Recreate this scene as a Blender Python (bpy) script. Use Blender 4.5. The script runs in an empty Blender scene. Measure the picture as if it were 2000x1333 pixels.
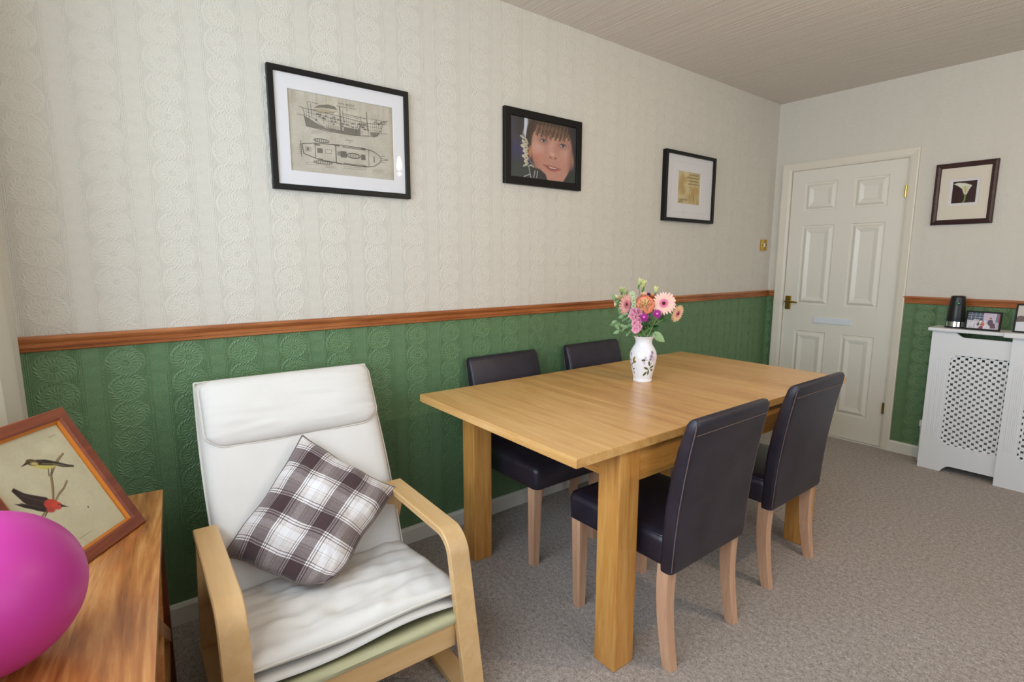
import bpy, bmesh, math, random
import numpy as np
from mathutils import Vector, Matrix, noise
PI = math.pi
random.seed(7)
SC = bpy.context.scene
COL = SC.collection

# ---------------------------------------------------------------- camera
cam = bpy.data.cameras.new('camera'); cam.sensor_width = 36; cam.lens = 18.874
cam.clip_start = 0.02
camo = bpy.data.objects.new('camera', cam); COL.objects.link(camo)
yaw, pitch, roll = 0.9067, -0.1473, 0.0013
fw = Vector((-math.sin(yaw)*math.cos(pitch), math.cos(yaw)*math.cos(pitch), math.sin(pitch)))
rt = Vector((math.cos(yaw), math.sin(yaw), 0)); up = rt.cross(fw)
r2 = rt*math.cos(roll)+up*math.sin(roll); u2 = -rt*math.sin(roll)+up*math.cos(roll)
M = Matrix((r2, u2, -fw)).transposed().to_4x4(); M.translation = (2.1494, -4.2984, 1.3034)
camo.matrix_world = M
SC.camera = camo

# ---------------------------------------------------------------- world, daylight, fill light, exposure
RX, NY, RZ = 3.9, -4.80, 2.4967          # room: x 0..RX, y NY..0, z 0..RZ
world = bpy.data.worlds.new('world'); SC.world = world; world.use_nodes = True
bg = world.node_tree.nodes['Background']
bg.inputs[0].default_value = (0.74, 0.86, 1.0, 1); bg.inputs[1].default_value = 1.0
def area(name, loc, rot, sx, sy, power, col):
    l = bpy.data.lights.new(name, 'AREA'); l.shape = 'RECTANGLE'; l.size = sx; l.size_y = sy
    l.energy = power; l.color = col
    o = bpy.data.objects.new(name, l); COL.objects.link(o); o.location = loc; o.rotation_euler = rot
    return o
# window openings (x0,x1,z0,z1) in the near wall, (y0,y1,z0,z1) in the right wall, the latter added for fill
W1 = (0.26, 2.75, 0.86, 2.25)
W2 = (-3.9, -1.3, 0.80, 2.2)
area('daylight_near_window', ((W1[0]+W1[1])/2, NY-0.22, (W1[2]+W1[3])/2), (PI/2, 0, 0), W1[1]-W1[0], W1[3]-W1[2], 69, (0.74, 0.87, 1.0))
area('fill_light_right', (RX+0.22, (W2[0]+W2[1])/2, (W2[2]+W2[3])/2), (0, PI/2, 0), W2[3]-W2[2], W2[1]-W2[0], 18, (0.80, 0.90, 1.0))  # fill light, shining through the added right-wall opening
SC.view_settings.view_transform = 'Standard'; SC.view_settings.look = 'None'
SC.view_settings.gamma = 1; SC.view_settings.use_curve_mapping = False
SC.view_settings.exposure = 0.08

# ---------------------------------------------------------------- node helpers
def s2l(c):
    return c/12.92 if c <= 0.04045 else ((c+0.055)/1.055)**2.4
def rgb(r, g, b): return (s2l(r/255), s2l(g/255), s2l(b/255), 1)
class E:                                  # a tiny expression -> Math node compiler
    def __init__(s, nt, v): s.nt, s.v = nt, v
    def _op(s, op, *a):
        n = s.nt.nodes.new('ShaderNodeMath'); n.operation = op
        for i, x in enumerate((s,)+a):
            x = x.v if isinstance(x, E) else x
            if isinstance(x, (int, float)): n.inputs[i].default_value = x
            else: s.nt.links.new(x, n.inputs[i])
        return E(s.nt, n.outputs[0])
    def __add__(s, o): return s._op('ADD', o)
    __radd__ = __add__
    def __sub__(s, o): return s._op('SUBTRACT', o)
    def __rsub__(s, o): return s._op('MULTIPLY', -1.0)._op('ADD', o)
    def __mul__(s, o): return s._op('MULTIPLY', o)
    __rmul__ = __mul__
    def __truediv__(s, o): return s._op('DIVIDE', o)
    def __pow__(s, o): return s._op('POWER', o)
    def abs(s): return s._op('ABSOLUTE')
    def sin(s): return s._op('SINE')
    def cos(s): return s._op('COSINE')
    def mod(s, p): return s._op('FLOORED_MODULO', p)
    def floor(s): return s._op('FLOOR')
    def lt(s, o): return s._op('LESS_THAN', o)
    def gt(s, o): return s._op('GREATER_THAN', o)
    def max(s, o): return s._op('MAXIMUM', o)
    def min(s, o): return s._op('MINIMUM', o)
    def atan2(s, o): return s._op('ARCTAN2', o)
    def ss(s, a, b):                      # smoothstep a..b
        n = s.nt.nodes.new('ShaderNodeMapRange'); n.interpolation_type = 'SMOOTHSTEP'
        s.nt.links.new(s.v, n.inputs['Value']); n.inputs['From Min'].default_value = a; n.inputs['From Max'].default_value = b
        return E(s.nt, n.outputs[0])
    def bell(s, c, w):                    # 1 at c falling to 0 at +-w
        return 1.0-((s-c).abs()).ss(0.0, w)
def new_mat(name, color=(0.8, 0.8, 0.8, 1), rough=0.5, metal=0.0, **kw):
    m = bpy.data.materials.new(name); m.use_nodes = True
    b = m.node_tree.nodes['Principled BSDF']
    b.inputs['Base Color'].default_value = color; b.inputs['Roughness'].default_value = rough
    b.inputs['Metallic'].default_value = metal
    for k, v in kw.items(): b.inputs[k.replace('_', ' ')].default_value = v
    return m
def bsdf(m): return m.node_tree.nodes['Principled BSDF']
def node(m, typ, **kw):
    n = m.node_tree.nodes.new(typ)
    for k, v in kw.items(): setattr(n, k, v)
    return n
def link(m, a, b): m.node_tree.links.new(a, b)
def coords(m, kind='Object', scale=(1, 1, 1), rot=(0, 0, 0)):
    if kind == 'World':
        out = node(m, 'ShaderNodeNewGeometry').outputs['Position']
    else:
        out = node(m, 'ShaderNodeTexCoord').outputs[kind]
    mp = node(m, 'ShaderNodeMapping'); mp.inputs['Scale'].default_value = scale; mp.inputs['Rotation'].default_value = rot
    link(m, out, mp.inputs['Vector']); return mp.outputs[0]
def noise_tex(m, vec, scale=5, detail=4, rough=0.55, dist=0.0):
    n = node(m, 'ShaderNodeTexNoise'); n.inputs['Scale'].default_value = scale; n.inputs['Detail'].default_value = detail
    n.inputs['Roughness'].default_value = rough; n.inputs['Distortion'].default_value = dist
    link(m, vec, n.inputs['Vector']); return n.outputs['Fac']
def ramp(m, fac, stops, interp='LINEAR'):
    n = node(m, 'ShaderNodeValToRGB'); cr = n.color_ramp; cr.interpolation = interp
    while len(cr.elements) < len(stops): cr.elements.new(0.5)
    for e, (p, c) in zip(cr.elements, stops): e.position = p; e.color = c
    link(m, fac, n.inputs[0]); return n.outputs[0]
def mix(m, fac, a, b, blend='MIX'):
    n = node(m, 'ShaderNodeMix'); n.data_type = 'RGBA'; n.blend_type = blend
    for i, x in ((0, fac), (6, a), (7, b)):
        if isinstance(x, (int, float)): n.inputs[i].default_value = x
        elif isinstance(x, tuple): n.inputs[i].default_value = x
        else: link(m, x, n.inputs[i])
    return n.outputs[2]
def bump(m, h, strength=0.5, dist=0.002, normal=None):
    n = node(m, 'ShaderNodeBump'); n.inputs['Strength'].default_value = strength; n.inputs['Distance'].default_value = dist
    link(m, h, n.inputs['Height'])
    if normal is not None: link(m, normal, n.inputs['Normal'])
    link(m, n.outputs[0], bsdf(m).inputs['Normal']); return n.outputs[0]
def base(m, sock): link(m, sock, bsdf(m).inputs['Base Color'])

def wood(name, dark, mid, light, axis='X', scale=1.0, rough=0.4, plank=None, coat=0.0, knots=False, dist=0.8):
    m = new_mat(name, rough=rough)
    k = {'X': (1.2, 14, 14), 'Y': (14, 1.2, 14), 'Z': (14, 14, 1.2)}[axis]
    v = coords(m, 'Object', tuple(scale*a for a in k))
    off = None
    if plank:                             # each board shifts the grain and the tone
        ax, wd = plank
        sep = node(m, 'ShaderNodeSeparateXYZ'); link(m, node(m, 'ShaderNodeTexCoord').outputs['Object'], sep.inputs[0])
        idx = (E(m.node_tree, sep.outputs[ax])/wd).floor()
        wn = node(m, 'ShaderNodeTexWhiteNoise'); wn.noise_dimensions = '1D'; link(m, idx.v, wn.inputs['W'])
        add = node(m, 'ShaderNodeVectorMath', operation='MULTIPLY_ADD')
        link(m, wn.outputs['Color'], add.inputs[0]); add.inputs[1].default_value = (30, 30, 30); link(m, v, add.inputs[2])
        v = add.outputs[0]; off = wn.outputs['Value']
    n1 = noise_tex(m, v, 1.3, 6, 0.6, dist)
    n2 = noise_tex(m, v, 6.0, 3, 0.6, 0.2)
    f = E(m.node_tree, n1)*0.72+E(m.node_tree, n2)*0.28
    if off is not None: f = f+(E(m.node_tree, off)-0.5)*0.16
    c = ramp(m, f.v, [(0.30, dark), (0.48, mid), (0.66, light)])
    if knots:
        vo = node(m, 'ShaderNodeTexVoronoi'); vo.inputs['Scale'].default_value = 1.0
        link(m, coords(m, 'Object', {'X': (2.2, 9, 9), 'Y': (9, 2.2, 9), 'Z': (9, 9, 2.2)}[axis]), vo.inputs['Vector'])
        kn = E(m.node_tree, vo.outputs['Distance']).ss(0.05, 0.16)
        c = mix(m, (1.0-kn).v, c, rgb(62, 36, 24))
    base(m, c); bump(m, f.v, 0.12, 0.001)
    if coat: bsdf(m).inputs['Coat Weight'].default_value = coat; bsdf(m).inputs['Coat Roughness'].default_value = 0.22
    return m

# ---------------------------------------------------------------- materials
def emboss(m, u, v, u0, v0):
    """height of the embossed paper: medallion columns between beaded bands and a lattice band"""
    P, V = 0.1785, 0.0885
    du = (u-(u0-P/2)).mod(P)-P/2
    a = du.abs()
    w = (v-(v0-V/2)).mod(V)-V/2
    r = (du*du*0.82+w*w)._op('SQRT')
    th = w.atan2(du)
    ring = r.bell(0.0425, 0.0065)*((th*22.0+r*520.0).sin()*0.5+0.6)
    pet = r.bell(0.0225, 0.010)*((th*16.0).cos()*0.36+0.32)
    pet2 = r.bell(0.033, 0.004)*((th*32.0).cos()*0.5+0.35)*0.45
    eye = r.bell(0.0075, 0.004)*((th*8.0).cos()*0.4+0.6)+r.bell(0.0, 0.003)
    med = (ring+pet+pet2+eye)*a.lt(0.056)
    corner = r.gt(0.050)*a.lt(0.056)*((du*900.0+v*700.0).sin()*(v*900.0-a*500.0).sin()*0.55)
    lines = (a.bell(0.0568, 0.0016)+a.bell(0.0668, 0.0016))*0.6
    beads = a.bell(0.0618, 0.0028)*((v*(2*PI/0.0072)).sin()*0.5+0.5)*1.1
    b2 = (a-0.0893).abs()
    latt = a.gt(0.0700)*(((b2*330.0+v*330.0).sin()*(v*330.0-b2*330.0).sin()).abs().ss(0.25, 0.6)*0.75
                         *((v*142.0).sin()*0.35+0.65))
    return med+corner+lines+beads+latt
def wallpaper(name, color, rough, axis, u0, v0, strength, spec=0.5, warm=None):
    m = new_mat(name, color, rough)
    sep = node(m, 'ShaderNodeSeparateXYZ'); link(m, node(m, 'ShaderNodeNewGeometry').outputs['Position'], sep.inputs[0])
    u = E(m.node_tree, sep.outputs[axis]); v = E(m.node_tree, sep.outputs[2])
    h = emboss(m, u, v, u0, v0)
    g = noise_tex(m, coords(m, 'World'), 260, 2)
    h = h+E(m.node_tree, g)*0.25
    bump(m, h.v, strength, 0.0034)
    t = noise_tex(m, coords(m, 'World'), 1.1, 2)
    c2 = tuple(x*0.93 for x in color[:3])+(1,)
    base(m, mix(m, t, color, c2))
    bsdf(m).inputs['Specular IOR Level'].default_value = spec
    return m
CREAM = rgb(220, 215, 204); GREEN = rgb(103, 136, 95)
M_cream_l = wallpaper('cream_embossed_paper', CREAM, 0.62, 1, -4.051, 1.947, 0.46, 0.3)
M_green_l = wallpaper('green_embossed_paper', GREEN, 0.34, 1, -4.051, 1.947, 0.66)
M_cream_f = wallpaper('cream_embossed_paper_far', CREAM, 0.62, 0, 1.055, 0.947, 0.28, 0.3)
M_green_f = wallpaper('green_embossed_paper_far', GREEN, 0.36, 0, 1.055, 0.947, 0.8)
M_plain = new_mat('cream_plain_paint', CREAM, 0.7)
def mk_ceiling():
    m = new_mat('ribbed_ceiling_paper', rgb(218, 209, 199), 0.8)
    f = noise_tex(m, coords(m, 'World', (1.6, 105, 1)), 1.0, 3, 0.5, 0.15)
    g = noise_tex(m, coords(m, 'World', (5, 210, 1)), 1.0, 2)
    h = E(m.node_tree, f)*0.8+E(m.node_tree, g)*0.3
    bump(m, h.v, 0.9, 0.010); return m
M_ceil = mk_ceiling()
def mk_carpet():
    m = new_mat('beige_twist_carpet', rough=0.95)
    v = coords(m, 'World')
    a = noise_tex(m, v, 170, 3, 0.75); b = noise_tex(m, v, 60, 3, 0.6); c = noise_tex(m, v, 2.2, 2)
    f = E(m.node_tree, a)*0.62+E(m.node_tree, b)*0.38
    col = ramp(m, f.v, [(0.34, rgb(108, 96, 91)), (0.5, rgb(182, 168, 160)), (0.66, rgb(231, 221, 215))])
    col = mix(m, (E(m.node_tree, c)*0.35).v, col, rgb(168, 150, 130))
    base(m, col); bump(m, f.v, 1.0, 0.012)
    bsdf(m).inputs['Specular IOR Level'].default_value = 0.1
    bsdf(m).inputs['Sheen Weight'].default_value = 0.25
    return m
M_carpet = mk_carpet()
M_white = new_mat('white_gloss_paint', rgb(226, 223, 214), 0.35)
M_door = new_mat('white_door_paint', rgb(229, 225, 213), 0.30)
def mk_doorgrain():
    f = noise_tex(M_door, coords(M_door, 'Object', (60, 60, 3)), 3.0, 4)
    bump(M_door, f, 0.18, 0.001)
mk_doorgrain()
M_casing = new_mat('cream_gloss_paint', rgb(226, 219, 204), 0.35)
M_pine_y = wood('varnished_pine_rail', rgb(120, 64, 32), rgb(170, 102, 56), rgb(198, 130, 80), 'Y', 1.0, 0.35, knots=True)
M_pine_x = wood('varnished_pine_rail_far', rgb(120, 64, 32), rgb(170, 102, 56), rgb(198, 130, 80), 'X', 1.0, 0.35, knots=True)
M_brass = new_mat('aged_brass', rgb(150, 118, 52), 0.35, 1.0)
M_brass_b = new_mat('polished_brass', rgb(214, 178, 82), 0.22, 1.0)
M_dark = new_mat('dark_slot', rgb(20, 18, 16), 0.8)
M_black = new_mat('black_frame_lacquer', rgb(12, 11, 12), 0.45, Specular_IOR_Level=0.3)
M_mount = new_mat('white_mount_board', rgb(226, 224, 226), 0.85)
M_mount_c = new_mat('cream_mount_board', rgb(226, 216, 200), 0.85)
OAK = (rgb(176, 112, 50), rgb(202, 142, 70), rgb(220, 165, 92))
OAKT = (rgb(188, 131, 70), rgb(211, 160, 94), rgb(226, 180, 116))
M_oak_top = wood('oak_table_boards', *OAKT, axis='X', scale=1.3, rough=0.30, plank=(1, 0.105), coat=0.25)
M_oak_z = wood('oak_leg', *OAK, axis='Z', scale=1.3, rough=0.38)
M_oak_x = wood('oak_apron_x', *OAK, axis='X', scale=1.3, rough=0.38)
M_oak_y = wood('oak_apron_y', *OAK, axis='Y', scale=1.3, rough=0.38)
M_beech = wood('pinkish_beech', rgb(190, 142, 112), rgb(208, 162, 130), rgb(220, 178, 146), 'Z', 1.6, 0.42)
BIR = (rgb(210, 166, 110), rgb(219, 178, 124), rgb(227, 189, 138))
M_birch = wood('bent_birch_veneer', *BIR, axis='X', scale=0.8, rough=0.38)
M_birch_y = wood('birch_rail', *BIR, axis='Y', scale=0.8, rough=0.38)
ACA = (rgb(112, 58, 26), rgb(182, 114, 56), rgb(226, 172, 106))
M_acacia = wood('glossy_acacia', *ACA, axis='X', scale=0.62, rough=0.24, coat=0.8, dist=2.2)
M_acacia_x = wood('acacia_edge', *ACA, axis='X', scale=0.55, rough=0.25, coat=0.4)
M_mahog = wood('dark_acacia_leg', rgb(58, 26, 14), rgb(92, 42, 22), rgb(128, 64, 34), 'Z', 0.8, 0.3)
M_redwood = wood('red_brown_frame_wood', rgb(92, 42, 24), rgb(122, 58, 34), rgb(146, 76, 46), 'X', 1.2, 0.4)
M_wenge = wood('dark_brown_frame_wood', rgb(40, 22, 24), rgb(58, 34, 34), rgb(76, 48, 44), 'X', 1.2, 0.4)
M_gilt = new_mat('amber_gilt_slip', rgb(196, 116, 30), 0.35, 0.3)
def mk_leather():
    m = new_mat('dark_brown_leather', rgb(44, 38, 50), 0.37)
    v = node(m, 'ShaderNodeTexVoronoi'); v.inputs['Scale'].default_value = 420
    link(m, coords(m, 'Object'), v.inputs['Vector'])
    n = noise_tex(m, coords(m, 'Object'), 9, 4)
    base(m, ramp(m, n, [(0.35, rgb(36, 31, 42)), (0.65, rgb(48, 42, 54))]))
    h = E(m.node_tree, v.outputs['Distance'])*0.6+E(m.node_tree, n)*1.2
    bump(m, h.v, 0.22, 0.003); return m
M_leather = mk_leather()
M_thread = new_mat('brown_thread', rgb(104, 84, 78), 0.8)
def fabric(name, c1, c2, scale=900, rough=0.9, bstr=0.25):
    m = new_mat(name, rough=rough)
    v = coords(m, 'Object')
    a = noise_tex(m, v, scale, 2); b = noise_tex(m, v, 5, 3)
    base(m, mix(m, b, c1, c2)); bump(m, a, bstr, 0.001)
    bsdf(m).inputs['Specular IOR Level'].default_value = 0.15
    return m
M_canvas = fabric('off_white_cotton', rgb(235, 231, 226), rgb(226, 220, 213))
M_piping = fabric('cream_piping', rgb(228, 223, 214), rgb(218, 211, 200))
M_sling = fabric('pale_green_canvas', rgb(196, 192, 156), rgb(182, 178, 140))
def mk_curtain():
    m = fabric('cream_woven_curtain', rgb(240, 236, 226), rgb(230, 224, 212), 500, 0.9, 0.5)
    s = noise_tex(m, coords(m, 'Object', (6, 6, 160)), 1.0, 3)
    nrm = m.node_tree.nodes
    h = E(m.node_tree, s)
    bump(m, h.v, 0.4, 0.003)
    b = bsdf(m); tr = node(m, 'ShaderNodeBsdfTranslucent'); tr.inputs[0].default_value = rgb(240, 236, 226)
    mx = node(m, 'ShaderNodeMixShader'); mx.inputs[0].default_value = 0.5
    out = [n for n in nrm if n.type == 'OUTPUT_MATERIAL'][0]
    link(m, b.outputs[0], mx.inputs[1]); link(m, tr.outputs[0], mx.inputs[2]); link(m, mx.outputs[0], out.inputs[0])
    return m
M_curtain = mk_curtain()
def mk_plaid():
    m = new_mat('brown_white_plaid_wool', rough=0.95)
    sep = node(m, 'ShaderNodeSeparateXYZ'); link(m, node(m, 'ShaderNodeTexCoord').outputs['UV'], sep.inputs[0])
    g = lambda x: (x, x, x, 1)
    L, D, K = g(0.06), g(1.0), g(0.86)
    st = [(0.00, D), (0.30, L), (0.325, K), (0.345, L), (0.375, K), (0.395, g(0.18)), (0.47, g(0.34)), (0.485, L), (0.515, g(0.0)), (0.64, L),
          (0.655, g(0.32)), (0.67, L), (0.70, g(0.30)), (0.715, g(0.16)), (0.79, g(0.24)), (0.885, K), (0.905, L), (0.935, K), (0.955, L), (0.98, D)]
    fs = []
    for i, (per, off) in enumerate(((0.415, -0.152), (0.39, -0.122))):
        t = ((E(m.node_tree, sep.outputs[i])+off)/per).mod(1.0)
        fs.append(E(m.node_tree, ramp(m, t.v, st, 'CONSTANT')))
    f = fs[0]*0.5+fs[1]*0.5
    fz = noise_tex(m, coords(m, 'UV'), 170, 2, 0.8)
    fz2 = (f+(E(m.node_tree, fz)-0.5)*0.85*(1.0-(f-0.5).abs()*1.2))
    c = ramp(m, fz2.v, [(0.03, rgb(236, 233, 235)), (0.22, rgb(212, 201, 194)), (0.52, rgb(138, 124, 122)), (0.78, rgb(102, 86, 86)), (0.98, rgb(76, 58, 60))])
    base(m, c); bump(m, fz, 0.35, 0.002)
    bsdf(m).inputs['Sheen Weight'].default_value = 0.3; bsdf(m).inputs['Specular IOR Level'].default_value = 0.1
    return m
M_plaid = mk_plaid()
M_balloon = new_mat('pink_rubber', rgb(192, 52, 148), 0.42, Subsurface_Weight=0.3, Subsurface_Scale=0.06)
bsdf(M_balloon).inputs['Subsurface Radius'].default_value = (1.0, 0.25, 0.7)
def vcol(name, rough=0.6, spec=0.5, **kw):
    m = new_mat(name, rough=rough, **kw)
    a = node(m, 'ShaderNodeVertexColor', layer_name='Col'); base(m, a.outputs[0])
    bsdf(m).inputs['Specular IOR Level'].default_value = spec
    return m
M_print = vcol('printed_paper', 0.7, 0.2)
M_glaze = vcol('glazed_china', 0.16, 0.5)
M_petal = vcol('petal_tissue', 0.7, 0.15)
M_screen = vcol('glossy_photo_paper', 0.35, 0.4)
def mk_glass():
    m = bpy.data.materials.new('picture_glass'); m.use_nodes = True
    nt = m.node_tree; nt.nodes.remove(bsdf(m))
    out = [n for n in nt.nodes if n.type == 'OUTPUT_MATERIAL'][0]
    t = nt.nodes.new('ShaderNodeBsdfTransparent'); g = nt.nodes.new('ShaderNodeBsdfGlossy'); g.inputs['Roughness'].default_value = 0.012
    f = nt.nodes.new('ShaderNodeFresnel'); f.inputs[0].default_value = 1.40
    ge = nt.nodes.new('ShaderNodeNewGeometry')      # thin pane: only the face towards the light or eye reflects
    fr = E(nt, f.outputs[0])*(1.0-E(nt, ge.outputs['Backfacing']))
    x = nt.nodes.new('ShaderNodeMixShader')
    nt.links.new(fr.v, x.inputs[0]); nt.links.new(t.outputs[0], x.inputs[1]); nt.links.new(g.outputs[0], x.inputs[2]); nt.links.new(x.outputs[0], out.inputs[0])
    return m
M_glass = mk_glass()
M_rad = new_mat('white_cabinet_lacquer', rgb(234, 235, 238), 0.4)
M_plastic = new_mat('black_satin_plastic', rgb(24, 24, 28), 0.34)
M_chrome = new_mat('polished_chrome', rgb(220, 220, 224), 0.12, 1.0)
M_clear = new_mat('smoked_clear_plastic', rgb(120, 110, 115), 0.08, Transmission_Weight=0.6)
M_lens = new_mat('green_lens', rgb(20, 60, 30), 0.1)
bsdf(M_lens).inputs['Emission Color'].default_value = rgb(40, 220, 80); bsdf(M_lens).inputs['Emission Strength'].default_value = 0.5
M_wplastic = new_mat('white_plastic', rgb(232, 230, 222), 0.35)
M_stem = new_mat('green_stem', rgb(96, 134, 66), 0.55)
M_leaf_d = new_mat('dark_green_leaf', rgb(58, 96, 58), 0.4)
M_leaf_g = new_mat('grey_green_leaf', rgb(128, 158, 112), 0.5)
M_leaf_p = new_mat('pale_green_leaf', rgb(140, 172, 124), 0.4)
M_ink = new_mat('printing_ink', rgb(66, 60, 52), 0.8)
M_ceram = new_mat('tan_ceramic', rgb(150, 120, 60), 0.5)
M_bulb = new_mat('glowing_bulb_glass', rgb(255, 220, 160), 0.4)
bsdf(M_bulb).inputs['Emission Color'].default_value = (1.0, 0.72, 0.42, 1); bsdf(M_bulb).inputs['Emission Strength'].default_value = 30

# ---------------------------------------------------------------- mesh helpers
def BM(): return bmesh.new()
def empty(name, label, cat, loc=(0, 0, 0), rz=0.0, group=None):
    o = bpy.data.objects.new(name, None); COL.objects.link(o); o.location = loc; o.rotation_euler = (0, 0, rz)
    o.empty_display_size = 0.1
    tag(o, label, cat, group); return o
def tag(o, label, cat, group=None):
    o['label'] = label; o['category'] = cat
    if group: o['group'] = group
    return o
def link_mesh(name, me, mat, parent=None, smooth=False, angle=40):
    for x in (mat if isinstance(mat, (list, tuple)) else [mat]): me.materials.append(x)
    if smooth:
        for p in me.polygons: p.use_smooth = True
        if angle < 180: me.set_sharp_from_angle(angle=math.radians(angle))
    o = bpy.data.objects.new(name, me); COL.objects.link(o)
    if parent is not None: o.parent = parent
    return o
def obj(name, bm, mat, parent=None, smooth=False, angle=40, label=None, fixn=True):
    if fixn: bmesh.ops.recalc_face_normals(bm, faces=bm.faces)
    me = bpy.data.meshes.new(name); bm.to_mesh(me); bm.free()
    o = link_mesh(name, me, mat, parent, smooth, angle)
    if label: o['label'] = label
    return o
def struct(name, bm, mat, smooth=False, label=None):
    o = obj(name, bm, mat, None, smooth, fixn=True); o['kind'] = 'structure'
    o['label'] = label or name.replace('_', ' '); o['category'] = name.split('_')[0]
    return o
def box(bm, lo, hi, bev=0.0, seg=2, mi=0, mat=None):
    c = [(a+b)/2 for a, b in zip(lo, hi)]; s = [abs(b-a) for a, b in zip(lo, hi)]
    T = Matrix.Translation(c) @ Matrix.Diagonal((*s, 1))
    r = bmesh.ops.create_cube(bm, size=1.0, matrix=T)
    vs = r['verts']; fs = list({f for v in vs for f in v.link_faces})
    for f in fs: f.material_index = mi
    if bev > 0:
        es = list({e for v in vs for e in v.link_edges})
        rr = bmesh.ops.bevel(bm, geom=es, offset=bev, segments=seg, affect='EDGES', profile=0.6)
        vs = list({v for f in rr['faces'] for v in f.verts} | {v for v in vs if v.is_valid})
    if mat is not None: bmesh.ops.transform(bm, matrix=mat, verts=[v for v in vs if v.is_valid])
    return vs
def loft(bm, rings, cap=True, closed=True, mi=0):
    R = [[bm.verts.new(p) for p in r] for r in rings]
    n = len(R[0])
    for a, b in zip(R, R[1:]):
        for i in range(n if closed else n-1):
            j = (i+1) % n
            f = bm.faces.new((a[i], a[j], b[j], b[i])); f.material_index = mi
    if cap and closed:
        bm.faces.new(R[0][::-1]).material_index = mi; bm.faces.new(R[-1]).material_index = mi
    return R
def rrect(w, h, r, n=4):
    """rounded rectangle outline, centred"""
    pts = []
    for cx, cy, a0 in ((w/2-r, h/2-r, 0), (-w/2+r, h/2-r, 90), (-w/2+r, -h/2+r, 180), (w/2-r, -h/2+r, 270)):
        for i in range(n+1):
            a = math.radians(a0+90*i/n); pts.append((cx+r*math.cos(a), cy+r*math.sin(a)))
    return pts
def tube(bm, pts, rad, n=8, cap=True, mi=0):
    pts = [Vector(p) for p in pts]; rings = []
    prev = None
    for i, p in enumerate(pts):
        d = (pts[min(i+1, len(pts)-1)]-pts[max(i-1, 0)])
        if d.length < 1e-9: d = Vector((0, 0, 1))
        d.normalize()
        if prev is None:
            a = d.orthogonal().normalized()
        else:
            a = (prev-d*prev.dot(d))
            a = a.normalized() if a.length > 1e-6 else d.orthogonal().normalized()
        prev = a; b = d.cross(a)
        r = rad[i] if isinstance(rad, (list, tuple)) else rad
        rings.append([p+a*(r*math.cos(2*PI*k/n))+b*(r*math.sin(2*PI*k/n)) for k in range(n)])
    loft(bm, rings, cap, True, mi)
def lathe(bm, prof, n=32, c=(0, 0, 0), cap=True, mi=0):
    rings = [[(c[0]+r*math.cos(2*PI*k/n), c[1]+r*math.sin(2*PI*k/n), c[2]+z) for k in range(n)] for r, z in prof]
    return loft(bm, rings, cap, True, mi)
def fillet(pts, r, n=8):
    """round the inner corners of a 2-D polyline"""
    rs = r if isinstance(r, (list, tuple)) else [r]*len(pts)
    out = [Vector(pts[0])]
    for i in range(1, len(pts)-1):
        p, a, b = Vector(pts[i]), Vector(pts[i-1]), Vector(pts[i+1])
        da, db = (a-p).normalized(), (b-p).normalized()
        ang = da.angle(db); t = rs[i]/math.tan(ang/2)
        s, e = p+da*t, p+db*t
        bis = (da+db).normalized(); cc = p+bis*(rs[i]/math.sin(ang/2))
        v0, v1 = s-cc, e-cc; tot = v0.angle_signed(v1)
        for k in range(n+1):
            q = v0.copy(); q.rotate(Matrix.Rotation(-tot*k/n, 2)); out.append(cc+q)
    out.append(Vector(pts[-1])); return out
def bentstrip(bm, path, y0, y1, th, bev=0.003):
    """laminated strip following an xz path (outer face), width y0..y1, thickness th to the path's left"""
    rings = []
    for i, p in enumerate(path):
        d = (path[min(i+1, len(path)-1)]-path[max(i-1, 0)]).normalized(); nrm = Vector((d.y, -d.x))
        q = p+nrm*th
        o = []
        for (a, b) in ((0, bev), (bev, 0), (1-bev, 0), (1, bev)):
            pass
        def at(s, y): return (p.x+(q.x-p.x)*s, y, p.y+(q.y-p.y)*s)
        e = bev/th
        o = [at(e, y0), at(0, y0+bev), at(0, y1-bev), at(e, y1), at(1-e, y1), at(1, y1-bev), at(1, y0+bev), at(1-e, y0)]
        rings.append(o)
    loft(bm, rings)
def ringframe(bm, W, H, b, y0, y1, bev=0.0, prof=None, mi=0):
    """mitred rectangular frame in the xz plane; front (viewer side) at y0 (< y1)"""
    prof = prof or [(0, y1), (0, y0+bev), (bev, y0), (b-bev, y0), (b, y0+bev), (b, y1)]
    rings = []
    for d, y in prof:
        w, h = W/2-d, H/2-d
        rings.append([(-w, y, -h), (w, y, -h), (w, y, h), (-w, y, h)])
    rings.append(rings[0])
    loft(bm, rings, cap=False, mi=mi)
    bmesh.ops.remove_doubles(bm, verts=bm.verts, dist=1e-6)
def pad(bm, P, th, nu=24, nv=24, uv=None):
    """closed cushion: P(u,v) -> (point, normal); th(u,v) -> (front, back) half thickness"""
    top, bot = [], []
    for j in range(nv+1):
        ra, rb = [], []
        for i in range(nu+1):
            u, v = i/nu, j/nv; p, n = P(u, v); a, b = th(u, v)
            ra.append(bm.verts.new(p+n*a))
            rb.append(ra[-1] if i in (0, nu) or j in (0, nv) else bm.verts.new(p-n*b))
        top.append(ra); bot.append(rb)
    lay = bm.loops.layers.uv.new('UVMap') if uv else None
    for G, fl in ((top, False), (bot, True)):
        for j in range(nv):
            for i in range(nu):
                q = [(i, j), (i+1, j), (i+1, j+1), (i, j+1)]
                if fl: q = q[::-1]
                try: f = bm.faces.new([G[b][a] for a, b in q])
                except ValueError: continue
                if lay:
                    for l, (a, b) in zip(f.loops, q): l[lay].uv = uv(a/nu, b/nv)
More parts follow.
